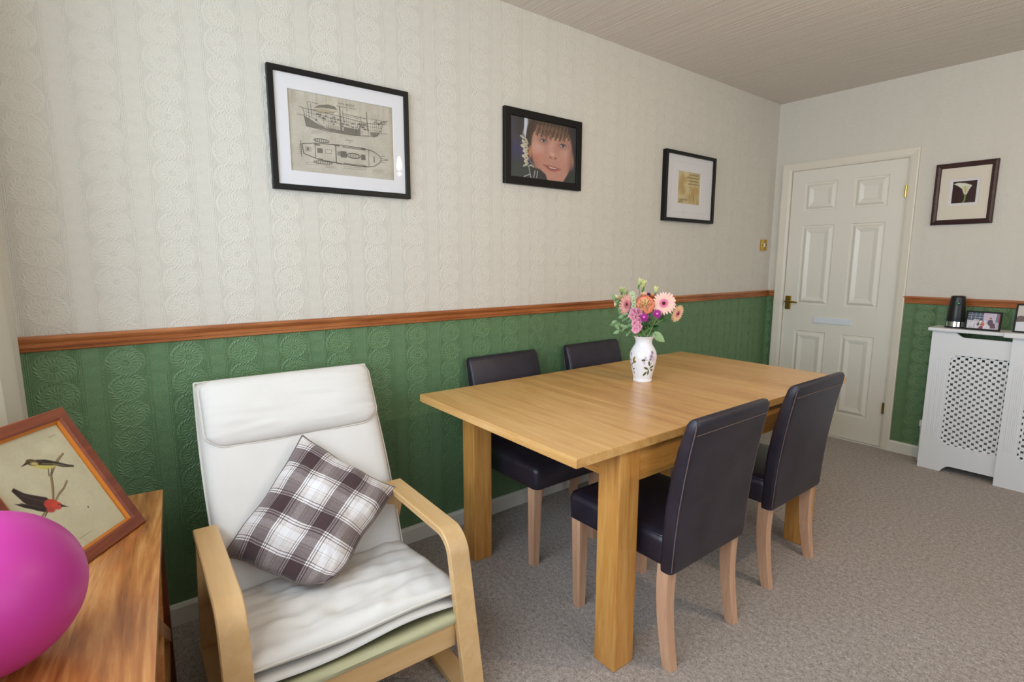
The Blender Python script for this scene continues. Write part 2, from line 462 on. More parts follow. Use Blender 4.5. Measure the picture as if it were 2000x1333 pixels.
def facet_panel(bm, x0, x1, z0, z1, y, d, mi=0):
    """moulded raised door panel standing on the plane y (viewer at -y)"""
    ins = [(0, 0), (0.006, -0.006), (0.014, -0.006), (0.030, 0.006), (0.036, 0.0065), (0.062, -0.001)]
    rings = [[(x0+t, y+e*d, z0+t), (x1-t, y+e*d, z0+t), (x1-t, y+e*d, z1-t), (x0+t, y+e*d, z1-t)] for t, e in ins]
    R = loft(bm, rings, cap=False, mi=mi); bm.faces.new(R[-1]).material_index = mi

# ---------------------------------------------------------------- small painter for prints
class Canvas:
    def __init__(s, w, h, nx, col):
        s.w, s.h, s.nx, s.ny = w, h, nx, max(2, int(nx*h/w))
        s.px = w/(nx-1)
        s.X, s.Y = np.meshgrid(np.linspace(0, w, nx), np.linspace(0, h, s.ny))
        s.a = np.ones(s.X.shape+(3,))*np.array(col, float)
    def put(s, m, col): m = np.clip(m, 0, 1)[..., None]; s.a = s.a*(1-m)+np.array(col, float)*m
    def ell(s, cx, cy, rx, ry, col, rot=0, soft=None, op=1):
        c, q = math.cos(rot), math.sin(rot); dx, dy = s.X-cx, s.Y-cy
        d = np.hypot((dx*c+dy*q)/rx, (-dx*q+dy*c)/ry)
        sf = (soft if soft is not None else s.px)/min(rx, ry)
        s.put(np.clip((1-d)/sf+0.5, 0, 1)*op, col)
    def line(s, pts, wd, col, op=1):
        for (x0, y0), (x1, y1) in zip(pts, pts[1:]):
            dx, dy = x1-x0, y1-y0; L = dx*dx+dy*dy+1e-12
            t = np.clip(((s.X-x0)*dx+(s.Y-y0)*dy)/L, 0, 1)
            d = np.hypot(s.X-x0-t*dx, s.Y-y0-t*dy)
            s.put(np.clip((wd/2-d)/s.px+0.5, 0, 1)*op, col)
    def poly(s, pts, col, op=1, soft=None):
        ins = np.zeros(s.X.shape, bool); D = np.full(s.X.shape, 9.0); n = len(pts)
        for i in range(n):
            (x0, y0), (x1, y1) = pts[i], pts[(i+1) % n]
            if y0 != y1:
                c = ((y0 > s.Y) != (y1 > s.Y)) & (s.X < (x1-x0)*(s.Y-y0)/(y1-y0)+x0); ins ^= c
            dx, dy = x1-x0, y1-y0; L = dx*dx+dy*dy+1e-12
            t = np.clip(((s.X-x0)*dx+(s.Y-y0)*dy)/L, 0, 1)
            D = np.minimum(D, np.hypot(s.X-x0-t*dx, s.Y-y0-t*dy))
        sd = np.where(ins, D, -D)
        s.put(np.clip(sd/(soft or s.px)+0.5, 0, 1)*op, col)
    def grain(s, amp, seed=1, cell=6):
        r = np.random.RandomState(seed)
        n = r.randn(s.ny//cell+3, s.nx//cell+3)
        yi, xi = np.arange(s.ny)/cell, np.arange(s.nx)/cell
        y0, x0 = yi.astype(int), xi.astype(int); fy, fx = (yi-y0)[:, None], (xi-x0)[None]
        g = n[y0][:, x0]*(1-fy)*(1-fx)+n[y0+1][:, x0]*fy*(1-fx)+n[y0][:, x0+1]*(1-fy)*fx+n[y0+1][:, x0+1]*fy*fx
        s.a = s.a+g[..., None]*amp
def lin(a):
    a = np.clip(np.asarray(a, float)/255, 0, 1)
    return np.where(a <= 0.04045, a/12.92, ((a+0.055)/1.055)**2.4)
def set_col(me, arr):
    at = me.color_attributes.new('Col', 'FLOAT_COLOR', 'POINT')
    full = np.ones((len(me.vertices), 4), np.float32); full[:, :3] = arr.reshape(-1, 3)
    at.data.foreach_set('color', full.ravel())
def canvas_obj(name, cv, y, mat, parent, cx=0, cz=0, label=None):
    nx, ny = cv.nx, cv.ny
    vs = np.stack([cv.X-cv.w/2+cx, np.full(cv.X.shape, y), cv.Y-cv.h/2+cz], -1).reshape(-1, 3)
    i = np.arange(nx*ny).reshape(ny, nx)
    q = np.stack([i[:-1, :-1], i[:-1, 1:], i[1:, 1:], i[1:, :-1]], -1).reshape(-1, 4)
    me = bpy.data.meshes.new(name); me.from_pydata(vs.tolist(), [], q.tolist()); me.update()
    set_col(me, lin(cv.a))
    o = link_mesh(name, me, mat, parent)
    if label: o['label'] = label
    return o
def text_obj(name, body, size, loc, parent, mat, align='CENTER'):
    cu = bpy.data.curves.new(name, 'FONT'); cu.body = body; cu.size = size; cu.align_x = align; cu.align_y = 'CENTER'; cu.resolution_u = 3
    o = bpy.data.objects.new(name, cu); COL.objects.link(o)
    bpy.context.view_layer.update()
    me = bpy.data.meshes.new_from_object(o.evaluated_get(bpy.context.evaluated_depsgraph_get()))
    COL.objects.unlink(o); bpy.data.objects.remove(o)
    me.transform(Matrix.Rotation(PI/2, 4, 'X')); me.transform(Matrix.Translation(loc))
    me.materials.clear()
    return link_mesh(name, me, mat, parent)

# ================================================================ ROOM SHELL
D0, D1 = 1.03, 1.0785                     # dado rail bottom / top
DX0, DX1, DZ = 0.1252, 0.8872, 1.985      # door opening
T = 0.10
bm = BM(); box(bm, (-T, NY-T, -0.08), (RX+T, T+0.15, 0)); struct('floor', bm, M_carpet, label='beige twist pile carpet')
bm = BM(); box(bm, (-T, NY-T, RZ), (RX+T, T, RZ+0.08)); struct('ceiling', bm, M_ceil, label='ceiling with ribbed textured paper')
bm = BM(); box(bm, (-T, NY, 0), (0, 0, 1.05), mi=1); box(bm, (-T, NY, 1.05), (0, 0, RZ), mi=0)
struct('wall_left', bm, [M_cream_l, M_green_l], label='long wall, cream embossed paper above the rail and green below')
bm = BM()
for a, b in ((-T, DX0), (DX1, RX+T)):
    box(bm, (a, 0, 0), (b, T, 1.05), mi=1); box(bm, (a, 0, 1.05), (b, T, RZ), mi=0)
box(bm, (DX0, 0, DZ), (DX1, T, RZ), mi=0)
struct('wall_far', bm, [M_cream_f, M_green_f], label='end wall around the door, cream above the rail and green below')
bm = BM()
x0, x1, z0, z1 = W1
for a, b, c, d in ((-T, x0, 0, RZ), (x1, RX+T, 0, RZ), (x0, x1, 0, z0), (x0, x1, z1, RZ)): box(bm, (a, NY-0.16, c), (b, NY, d))
struct('wall_near', bm, M_plain, label='wall with the window behind the camera')
bm = BM()
y0, y1, z0, z1 = W2
for a, b, c, d in ((NY, y0, 0, RZ), (y1, 0, 0, RZ), (y0, y1, 0, z0), (y0, y1, z1, RZ)): box(bm, (RX, a, c), (RX+0.16, b, d))
struct('wall_right', bm, M_plain, label='plain cream wall with an added fill window opposite the green wall')

def window(name, a0, a1, z0, z1, n, loc, rz):
    """casement window lying in local xz"""
    e = empty(name, 'white casement window', 'window', loc, rz); e['kind'] = 'structure'
    bm = BM(); ringframe(bm, a1-a0, z1-z0, 0.06, 0.02, 0.09, 0.004); obj('window_frame', bm, M_white, e)
    w = (a1-a0-0.12)/n
    for i in range(1, n):
        bm = BM(); x = -(a1-a0)/2+0.06+w*i; box(bm, (x-0.03, 0.025, -(z1-z0)/2+0.06), (x+0.03, 0.085, (z1-z0)/2-0.06), 0.004); obj('mullion', bm, M_white, e)
    bm = BM(); box(bm, (-(a1-a0)/2+0.06, 0.05, -(z1-z0)/2+0.06), ((a1-a0)/2-0.06, 0.054, (z1-z0)/2-0.06)); obj('pane', bm, M_glass, e)
    bm = BM(); box(bm, (-(a1-a0)/2-0.04, -0.14, -(z1-z0)/2-0.03), ((a1-a0)/2+0.04, 0.02, -(z1-z0)/2-0.001), 0.006); obj('window_sill', bm, M_white, e)
    return e
window('window_1', W1[0], W1[1], W1[2], W1[3], 3, ((W1[0]+W1[1])/2, NY-0.0, (W1[2]+W1[3])/2), PI)
window('fill_window', W2[0], W2[1], W2[2], W2[3], 3, (RX, (W2[0]+W2[1])/2, (W2[2]+W2[3])/2), -PI/2)  # unseen window, added to let fill light into the room

def rail_profile(n=1):
    return [(0, 0), (0.006, 0), (0.011, 0.003), (0.012, 0.007), (0.009, 0.010), (0.009, 0.012), (0.014, 0.014), (0.015, 0.018), (0.012, 0.021),
            (0.013, 0.026), (0.019, 0.034), (0.022, 0.040), (0.022, 0.045), (0.019, 0.0485), (0, 0.0485)]
def rail(bm, p0, p1, n):
    p0, p1, n = Vector(p0), Vector(p1), Vector(n)
    loft(bm, [[p+n*d+Vector((0, 0, h)) for d, h in rail_profile()] for p in (p0, p1)])
bm = BM(); rail(bm, (0, NY, D0), (0, -0.0, D0), (1, 0, 0)); struct('trim_1', bm, M_pine_y, label='varnished pine dado rail along the long wall')
bm = BM(); rail(bm, (0.93, 0, D0), (RX, 0, D0), (0, -1, 0)); struct('trim_2', bm, M_pine_x, label='varnished pine dado rail right of the door')
bm = BM(); rail(bm, (0.022, 0, D0), (0.064, 0, D0), (0, -1, 0)); struct('trim_3', bm, M_pine_x, label='short end of pine dado rail between the corner and the door')
def skirt(bm, p0, p1, n, h=0.0772):
    p0, p1, n = Vector(p0), Vector(p1), Vector(n)
    pr = [(0, 0), (0.016, 0), (0.016, h-0.012), (0.011, h-0.003), (0.006, h), (0, h)]
    loft(bm, [[p+n*d+Vector((0, 0, z)) for d, z in pr] for p in (p0, p1)])
bm = BM(); skirt(bm, (0, NY, 0), (0, 0, 0), (1, 0, 0)); struct('baseboard_left', bm, M_white, label='white skirting board under the green long wall')
bm = BM(); skirt(bm, (0.935, 0, 0), (RX, 0, 0), (0, -1, 0)); struct('baseboard_far', bm, M_white, label='white skirting board right of the door')
# door casing
bm = BM()
def casing(bm):
    a0, a1, zt = 0.063, 0.937, 2.037
    b0, b1, zb = DX0+0.006, DX1-0.004, DZ-0.002
    prof = [(0, 0), (0, -0.020), (0.12, -0.022), (0.75, -0.017), (1, -0.012), (1, 0.0)]
    rings = []
    for (ox, ix, oz, iz) in ((a0, b0, 0, 0), (a0, b0, zt, zb), (a1, b1, zt, zb), (a1, b1, 0, 0)):
        rings.append([(ox+(ix-ox)*t, y, oz+(iz-oz)*t) for t, y in prof])
    loft(bm, rings)
    for lo, hi in (((DX0, 0.0, 0), (DX0+0.006, T, DZ)), ((DX1-0.004, 0.0, 0), (DX1, T, DZ)), ((DX0, 0, DZ-0.004), (DX1, T, DZ))): box(bm, lo, hi)
    box(bm, (DX0+0.006, 0.046, 0), (DX0+0.020, 0.06, DZ)); box(bm, (DX1-0.018, 0.046, 0), (DX1-0.004, 0.06, DZ)); box(bm, (DX0, 0.046, DZ-0.018), (DX1, 0.06, DZ))
casing(bm); struct('trim_4', bm, M_casing, label='cream painted door casing')
bm = BM(); box(bm, (DX0, -0.012, 0), (DX1, 0.05, 0.006), 0.002); struct('trim_5', bm, M_white, label='pale threshold strip under the door')

# door: a slab with six moulded panels
door = empty('door_1', 'white six panel door with a brass lever handle and letter plate', 'door', (0, 0, 0)); door['kind'] = 'structure'
def make_door():
    bm = BM()
    L, Rr, Bt, Tp = DX0+0.009, DX1-0.007, 0.010, DZ-0.005
    yf, yb = 0.004, 0.044
    cols = [(0.232, 0.455), (0.566, 0.776)]
    rows = [(0.185, 0.778), (0.980, 1.575), (1.680, 1.888)]
    xs = [L, cols[0][0], cols[0][1], cols[1][0], cols[1][1], Rr]
    zs = [Bt, rows[0][0], rows[0][1], rows[1][0], rows[1][1], rows[2][0], rows[2][1], Tp]
    for i in range(5):
        for j in range(7):
            if i in (1, 3) and j in (1, 3, 5): facet_panel(bm, xs[i], xs[i+1], zs[j], zs[j+1], yf, -1.0)
            else:
                v = [bm.verts.new(p) for p in ((xs[i], yf, zs[j]), (xs[i+1], yf, zs[j]), (xs[i+1], yf, zs[j+1]), (xs[i], yf, zs[j+1]))]; bm.faces.new(v)
    for q in (((L, yf, Bt), (L, yb, Bt), (L, yb, Tp), (L, yf, Tp)), ((Rr, yf, Bt), (Rr, yf, Tp), (Rr, yb, Tp), (Rr, yb, Bt)),
              ((L, yb, Bt), (Rr, yb, Bt), (Rr, yb, Tp), (L, yb, Tp)), ((L, yf, Tp), (L, yb, Tp), (Rr, yb, Tp), (Rr, yf, Tp)), ((L, yf, Bt), (Rr, yf, Bt), (Rr, yb, Bt), (L, yb, Bt))):
        bm.faces.new([bm.verts.new(p) for p in q])
    bmesh.ops.remove_doubles(bm, verts=bm.verts, dist=1e-5)
    obj('door_leaf', bm, M_door, door)
    # lever on its back plate
    bm = BM(); box(bm, (0.147, -0.004, 0.936), (0.189, 0.005, 1.040), 0.003)
    for z in (0.945, 1.031):
        for x in (0.155, 0.181): lathe_y(bm, x, -0.0045, z, 0.004, 0.002)
    h = obj('handle_plate', bm, M_brass, door, label='aged brass back plate')
    bm = BM()
    tube(bm, [(0.168, -0.002, 0.997), (0.168, -0.040, 0.997)], 0.009, 12)
    tube(bm, [(0.162, -0.040, 0.997), (0.175, -0.043, 0.997), (0.205, -0.043, 0.998), (0.235, -0.042, 0.996), (0.252, -0.036, 0.994)], [0.008, 0.009, 0.0075, 0.007, 0.006], 12)
    obj('lever', bm, M_brass, h, True)
    bm = BM(); box(bm, (0.366, -0.003, 0.846), (0.626, 0.005, 0.891), 0.002)
    bm2 = BM(); box(bm2, (0.385, -0.0034, 0.855), (0.607, 0.0, 0.883), 0.0003)
    lp = obj('letter_plate', bm, new_mat('pale_blue_letter_plate', rgb(222, 228, 233), 0.4), door, label='pale letter plate')
    obj('letter_flap', bm2, bpy.data.materials['pale_blue_letter_plate'], lp)
    for z in (0.29, 1.765):
        bm = BM(); box(bm, (0.868, -0.002, z-0.038), (0.884, 0.006, z+0.038), 0.0005); tube(bm, [(0.8795, -0.012, z-0.038), (0.8795, -0.012, z+0.038)], 0.0075, 10)
        obj('hinge', bm, M_brass_b if z > 1 else M_brass, door, label='brass hinge')
def lathe_y(bm, x, y, z, r, d, n=12):
    loft(bm, [[(x+r*math.cos(2*PI*k/n), yy, z+r*math.sin(2*PI*k/n)) for k in range(n)] for yy in (y, y+d)])
make_door()

# light switch and socket on the long wall (local x -> world +y, front -y -> world +x)
sw = empty('light_switch', 'brass light switch plate with white rocker near the corner', 'switch', (0.0, -0.125, 1.432), PI/2)
bm = BM(); box(bm, (-0.043, -0.012, -0.043), (0.043, 0, 0.043), 0.004); obj('switch_plate', bm, M_brass_b, sw, True)
bm = BM(); box(bm, (-0.008, -0.016, -0.014), (0.008, -0.010, 0.014), 0.002); obj('rocker', bm, M_wplastic, sw)
for s in (-1, 1):
    bm = BM(); lathe_y(bm, s*0.030, -0.0135, 0, 0.004, 0.003); obj('screw', bm, M_brass, sw)
so = empty('wall_socket', 'white wall socket behind the oak table leg', 'socket', (0.0, -2.845, 0.409), PI/2)
bm = BM(); box(bm, (-0.073, -0.012, -0.043), (0.073, 0, 0.043), 0.004); obj('socket_plate', bm, M_wplastic, so)
for s in (-1, 1):
    bm = BM(); box(bm, (s*0.035-0.006, -0.015, 0.018), (s*0.035+0.006, -0.010, 0.032), 0.001); obj('socket_switch', bm, M_wplastic, so)
    bm = BM()
    for dx, dz, w, h in ((0, 0.006, 0.003, 0.005), (-0.010, -0.014, 0.004, 0.002), (0.010, -0.014, 0.004, 0.002)):
        box(bm, (s*0.035+dx-w, -0.0125, dz-h), (s*0.035+dx+w, -0.0115, dz+h))
    obj('pin_slots', bm, M_dark, so)

# ceiling lamp (its warm glow shows as a spot in the glass of the ship picture)
lp = empty('pendant_lamp', 'ceiling pendant lamp with bare glowing bulb', 'lamp', (2.08, -2.2, RZ))
bm = BM(); lathe(bm, [(0.05, 0), (0.048, -0.02), (0.02, -0.035), (0.004, -0.04)], 24); obj('ceiling_rose', bm, M_wplastic, lp, True)
bm = BM(); tube(bm, [(0, 0, -0.03), (0, 0, -0.30)], 0.004, 8); obj('flex', bm, M_wplastic, lp)
bm = BM(); lathe(bm, [(0.012, -0.28), (0.02, -0.30), (0.02, -0.335), (0.015, -0.34)], 16); obj('lamp_holder', bm, M_wplastic, lp, True)
bm = BM(); lathe(bm, [(0.011, -0.34), (0.014, -0.36), (0.022, -0.385), (0.026, -0.41), (0.023, -0.435), (0.012, -0.448), (0.002, -0.451)], 20); obj('bulb', bm, M_bulb, lp, True)
pl = bpy.data.lights.new('pendant_glow', 'POINT'); pl.energy = 23; pl.color = (1.0, 0.78, 0.50); pl.shadow_soft_size = 0.008
po = bpy.data.objects.new('pendant_glow', pl); COL.objects.link(po); po.location = (2.08, -2.2, RZ-0.478)
po['label'] = 'glow of the pendant bulb'; po['category'] = 'light'

# curtain
def make_curtain():
    bm = BM(); n, mz = 90, 40
    f, b = [], []
    for j in range(mz+1):
        z = 0.66+1.67*j/mz; rf, rb = [], []
        for i in range(n+1):
            t = i/n; x = 0.035+0.42*t
            a = 0.040+0.012*math.sin(3*t+z*1.3)
            y = -4.560+a*math.sin(t*2*PI*4.2+0.35+0.25*math.sin(z*2.1))+0.026*math.exp(-((t-.15)/0.25)**2)+0.012*(1-z/2.3)
            rf.append(bm.verts.new((x, y+0.0025, z))); rb.append(bm.verts.new((x, y-0.0025, z)))
        f.append(rf); b.append(rb)
    for j in range(mz):
        for i in range(n):
            bm.faces.new((f[j][i], f[j][i+1], f[j+1][i+1], f[j+1][i])); bm.faces.new((b[j][i], b[j+1][i], b[j+1][i+1], b[j][i+1]))
        bm.faces.new((f[j][0], f[j+1][0], b[j+1][0], b[j][0])); bm.faces.new((f[j][n], b[j][n], b[j+1][n], f[j+1][n]))
    for i in range(n):
        bm.faces.new((f[0][i], b[0][i], b[0][i+1], f[0][i+1])); bm.faces.new((f[mz][i], f[mz][i+1], b[mz][i+1], b[mz][i]))
    o = obj('curtain', bm, M_curtain, None, True, 180); tag(o, 'cream woven curtain hanging at the left edge of the window', 'curtain')
    bm = BM(); tube(bm, [(0.005, -4.575, 2.345), (3.0, -4.575, 2.345)], 0.012, 10)
    for x in (0.03, 2.97): box(bm, (x-0.01, NY, 2.335), (x+0.01, -4.575, 2.355))
    o = obj('curtain_pole', bm, M_white, None); tag(o, 'white curtain pole above the window', 'curtain pole')
make_curtain()

# ================================================================ PICTURES
LEFT = PI/2
def frame(name, label, loc, rz, W, H, b, depth, mat, bev=0.002, group=None, prof=None):
    e = empty(name, label, 'picture', loc, rz, group or 'framed pictures hung on the walls')
    bm = BM(); ringframe(bm, W, H, b, -depth, 0, bev, prof); obj('frame_moulding', bm, mat, e)
    bm = BM(); box(bm, (-W/2+b*0.5, -0.006, -H/2+b*0.5), (W/2-b*0.5, -0.001, H/2-b*0.5)); obj('backing_board', bm, M_mount_c, e)
    return e
def glass(e, W, H, y):
    bm = BM(); v = [bm.verts.new(p) for p in ((-W/2, y, -H/2), (W/2, y, -H/2), (W/2, y, H/2), (-W/2, y, H/2))]; bm.faces.new(v)
    r = bmesh.ops.extrude_face_region(bm, geom=bm.faces[:]); bmesh.ops.translate(bm, vec=(0, 0.0015, 0), verts=[g for g in r['geom'] if isinstance(g, bmesh.types.BMVert)])
    return obj('glazing', bm, M_glass, e)
def mount(e, W, H, w, h, y0, y1, mat, cz=0, name='mount_board'):
    bm = BM()
    rings = []
    for (a, b2, c, y) in ((W/2, H/2, 0, y1), (W/2, H/2, 0, y0), (w/2+0.002, h/2+0.002, cz, y0), (w/2, h/2, cz, y0+0.002), (w/2, h/2, cz, y1)):
        rings.append([(-a, y, c-b2), (a, y, c-b2), (a, y, c+b2), (-a, y, c+b2)])
    loft(bm, rings, cap=False); return obj(name, bm, mat, e)

# --- ship plan
e = frame('picture_frame', 'large black framed ship plan in a white mount, leftmost picture on the long wall', (0.001, -3.4605, 1.784), LEFT, 0.554, 0.434, 0.020, 0.022, M_black, group=None)
mount(e, 0.53, 0.41, 0.414, 0.288, -0.012, -0.009, M_mount)
def ship_canvas():
    w, h = 0.420, 0.292
    c = Canvas(w, h, 400, (190, 183, 168)); c.grain(5, 3, 25); c.grain(3, 5, 4)
    ink, gr = (72, 68, 62), (104, 98, 88)
    r = np.random.RandomState(4)
    for _ in range(26):
        x = r.rand()*w; c.line([(x, h-r.rand()*0.01), (x+r.randn()*0.002, h-0.02-r.rand()*0.06)], 0.004+r.rand()*0.008, (160, 146, 122), 0.20)
    for i in range(12): c.line([(0.001+i*0.0012, 0), (0.001+i*0.0012, h)], 0.0012, (160, 138, 100), 0.25*(1-i/12)); c.line([(w-i*0.0018, 0), (w-i*0.0018, h)], 0.0018, (166, 138, 92), 0.4*(1-i/12))
    # map from zoomed picture fractions (fx, fy from top)
    A = [.02, .20]                        # the measured outline sits on a slanted sheet: undo the slant
    P = lambda fx, fy: (fx*w, (1-(fy-A[0]-A[1]*fx))*h)
    # side elevation, lower hull hatched
    hull = [P(.14, .33), P(.155, .475), P(.33, .535), P(.50, .575), P(.66, .60), P(.80, .615), P(.835, .60), P(.87, .525), P(.89, .455), P(.93, .415)]
    c.poly([P(.14, .345), P(.155, .475), P(.5, .575), P(.5, .535), P(.33, .50), P(.25, .44)], gr, 0.75)
    c.poly([P(.5, .575), P(.66, .60), P(.66, .525), P(.5, .48)], gr, 0.8)
    c.poly([P(.76, .59), P(.80, .615), P(.835, .60), P(.85, .56), P(.76, .545)], gr, 0.7)
    c.line(hull, 0.0016, ink)
    c.line([P(.10, .235), P(.13, .25), P(.145, .33)], 0.0014, ink); c.line([P(.14, .33), P(.23, .385), P(.30, .475), P(.5, .55)], 0.0012, ink)
    c.line([P(.08, .33), P(.14, .345)], 0.0016, gr); c.line([P(.84, .565), P(.94, .575)], 0.0016, gr)
    c.line([P(.13, .255), P(.30, .30), P(.50, .36), P(.72, .435), P(.93, .45)], 0.0016, ink)
    c.line([P(.15, .30), P(.5, .41), P(.72, .475), P(.88, .50)], 0.0012, gr); c.line([P(.30, .40), P(.5, .455), P(.72, .52), P(.88, .545)], 0.0012, gr)
    for k in range(34):
        x = .16+k*.0215; y0 = .27+(x-.16)*.27; c.line([P(x, y0), P(x+0.004, y0+.05+.10*r.rand())], 0.0009, ink, 0.8)
    for k in range(30):
        x = .22+r.rand()*.5; y = .30+(x-.2)*.28+r.rand()*.10; c.ell(*P(x, y), 0.004+0.003*r.rand(), 0.003, ink, op=0.55)
    for k in range(22):
        x = .34+k*.016; c.line([P(x, .46+(x-.34)*.22), P(x, .505+(x-.34)*.22)], 0.0016, gr, 0.9)
    # boats / awning above the deck
    c.poly([P(.23, .25), P(.28, .215), P(.36, .205), P(.42, .225), P(.45, .275), P(.40, .26), P(.30, .245)], gr, 0.8)
    c.poly([P(.22, .27), P(.30, .255), P(.42, .29), P(.40, .31), P(.28, .305)], (170, 158, 132), 0.9); c.line([P(.22, .27), P(.28, .305), P(.40, .31), P(.44, .285)], 0.0012, ink)
    for fx, a, b, wd in ((.185, .175, .40, .0014), (.21, .20, .36, .0016), (.475, .235, .53, .0030), (.50, .28, .40, .0016), (.735, .29, .53, .0026), (.67, .33, .42, .0014)):
        c.line([P(fx-.008, a), P(fx, b)], wd, ink)
    c.line([P(.185, .175), P(.27, .20)], 0.0012, ink); c.line([P(.50, .315), P(.72, .375)], 0.0026, gr, .9); c.line([P(.51, .34), P(.66, .38)], 0.0012, ink)
    c.line([P(.74, .37), P(.93, .41)], 0.0010, ink); c.line([P(.86, .44), P(.945, .40)], 0.0018, ink)
    for k in range(10): c.ell(*P(.80+r.rand()*.12, .40+r.rand()*.06), 0.003, 0.003, ink, op=.6)
    for k in range(18): c.line([P(.68+.06*math.cos(PI*k/17+0), .53-.09*math.sin(PI*k/17)), P(.68+.06*math.cos(PI*(k+1)/17), .53-.09*math.sin(PI*(k+1)/17))], 0.0012, ink)
    c.line([P(.62, .53), P(.62, .60)], .001, ink); c.line([P(.74, .53), P(.74, .60)], .001, ink)
    # caption dashes
    def cap(fx, fy, L, n=1):
        for k in range(n):
            x = fx
            while x < fx+L:
                d = .004+r.rand()*.010; c.line([P(x, fy+k*.022), P(min(x+d, fx+L), fy+k*.022)], 0.0016, gr, 0.55); x += d+.004
    cap(.20, .54, .20, 2); cap(.46, .60, .05); cap(.54, .595, .30, 1); cap(.63, .625, .10)
    A[:] = [.050, .045]
    cap(.13, .935, .12, 2); cap(.31, .955, .10, 2); cap(.48, .95, .23, 2); cap(.77, .965, .11, 2)
    # deck plan
    deck = [(.11, .705), (.22, .685), (.48, .675), (.70, .69), (.79, .72), (.84, .765), (.865, .815), (.845, .865), (.79, .915), (.70, .935), (.48, .92), (.25, .885), (.12, .825)]
    c.line([P(*p) for p in deck]+[P(*deck[0])], 0.0024, ink)
    for fx, a, b, wd in ((.225, .69, .875, .0020), (.415, .68, .915, .0030), (.735, .70, .93, .0016)): c.line([P(fx, a), P(fx, b)], wd, ink)
    c.line([P(.865, .80), P(.935, .815), P(.865, .835)], 0.0016, ink); c.line([P(.86, .775), P(.90, .765)], .0014, ink); c.line([P(.86, .85), P(.90, .86)], .0014, ink)
    def rect(x0, y0, x1, y1, fill=0):
        q = [P(x0, y0), P(x1, y0), P(x1, y1), P(x0, y1)]
        if fill: c.poly(q, gr, fill)
        c.line(q+[q[0]], .0010, ink)
    rect(.14, .74, .185, .79); rect(.15, .75, .17, .78, .7); rect(.245, .745, .29, .80, .8); rect(.315, .75, .375, .80); rect(.46, .755, .515, .83, .9); rect(.66, .775, .70, .84, .9); rect(.43, .765, .455, .81, .5)
    for y in (.69, .70, .905, .915): c.line([P(.48, y), P(.70, y+.012)], .0022, gr, .8)
    for fx, fy in ((.24, .70), (.42, .685), (.44, .915), (.68, .70), (.69, .925), (.26, .88), (.38, .905)): c.line([P(fx-.015, fy), P(fx+.025, fy+.003)], .005, gr, .9)
    def boat(cx, cy, rx, ry, n):
        c.ell(*P(cx, cy), rx*w, ry*h, ink); c.ell(*P(cx, cy), rx*w*.9, ry*h*.72, (190, 183, 168))
        for k in range(n): x = cx-rx*.7+1.4*rx*k/(n-1); c.line([P(x, cy-ry*.75), P(x, cy+ry*.75)], .0018, ink)
    boat(.585, .80, .068, .036, 7); boat(.285, .645, .072, .026, 7); boat(.29, .92, .085, .022, 8)
    c.line([P(.10, .67), P(.10, .87)], .0016, ink)
    for k in range(6): c.line([P(.085, .715+k*.022), P(.105, .715+k*.022)], .0016, ink)
    c.line([P(.79, .79), P(.79, .86)], .003, ink)
    return c
canvas_obj('print', ship_canvas(), -0.0075, M_print, e, label='sepia ship plan print')
t = text_obj('title_lettering', 'H.M.S. BEAGLE', 0.0102, (0.014, -0.0079, 0.1245), e, M_ink)
t = text_obj('subtitle_lettering', 'MIDDLE SECTION FORE AND AFT', 0.0052, (0.014, -0.0079, 0.1135), e, M_ink)
t = text_obj('date_lettering', '1832', 0.0055, (0.016, -0.0079, 0.1045), e, M_ink)
t = text_obj('deck_title_lettering', 'UPPER DECK', 0.0055, (0.020, -0.0079, -0.0085), e, M_ink)
t = text_obj('deck_date_lettering', '1832', 0.005, (0.021, -0.0079, -0.0160), e, M_ink)
glass(e, 0.52, 0.40, -0.0165)

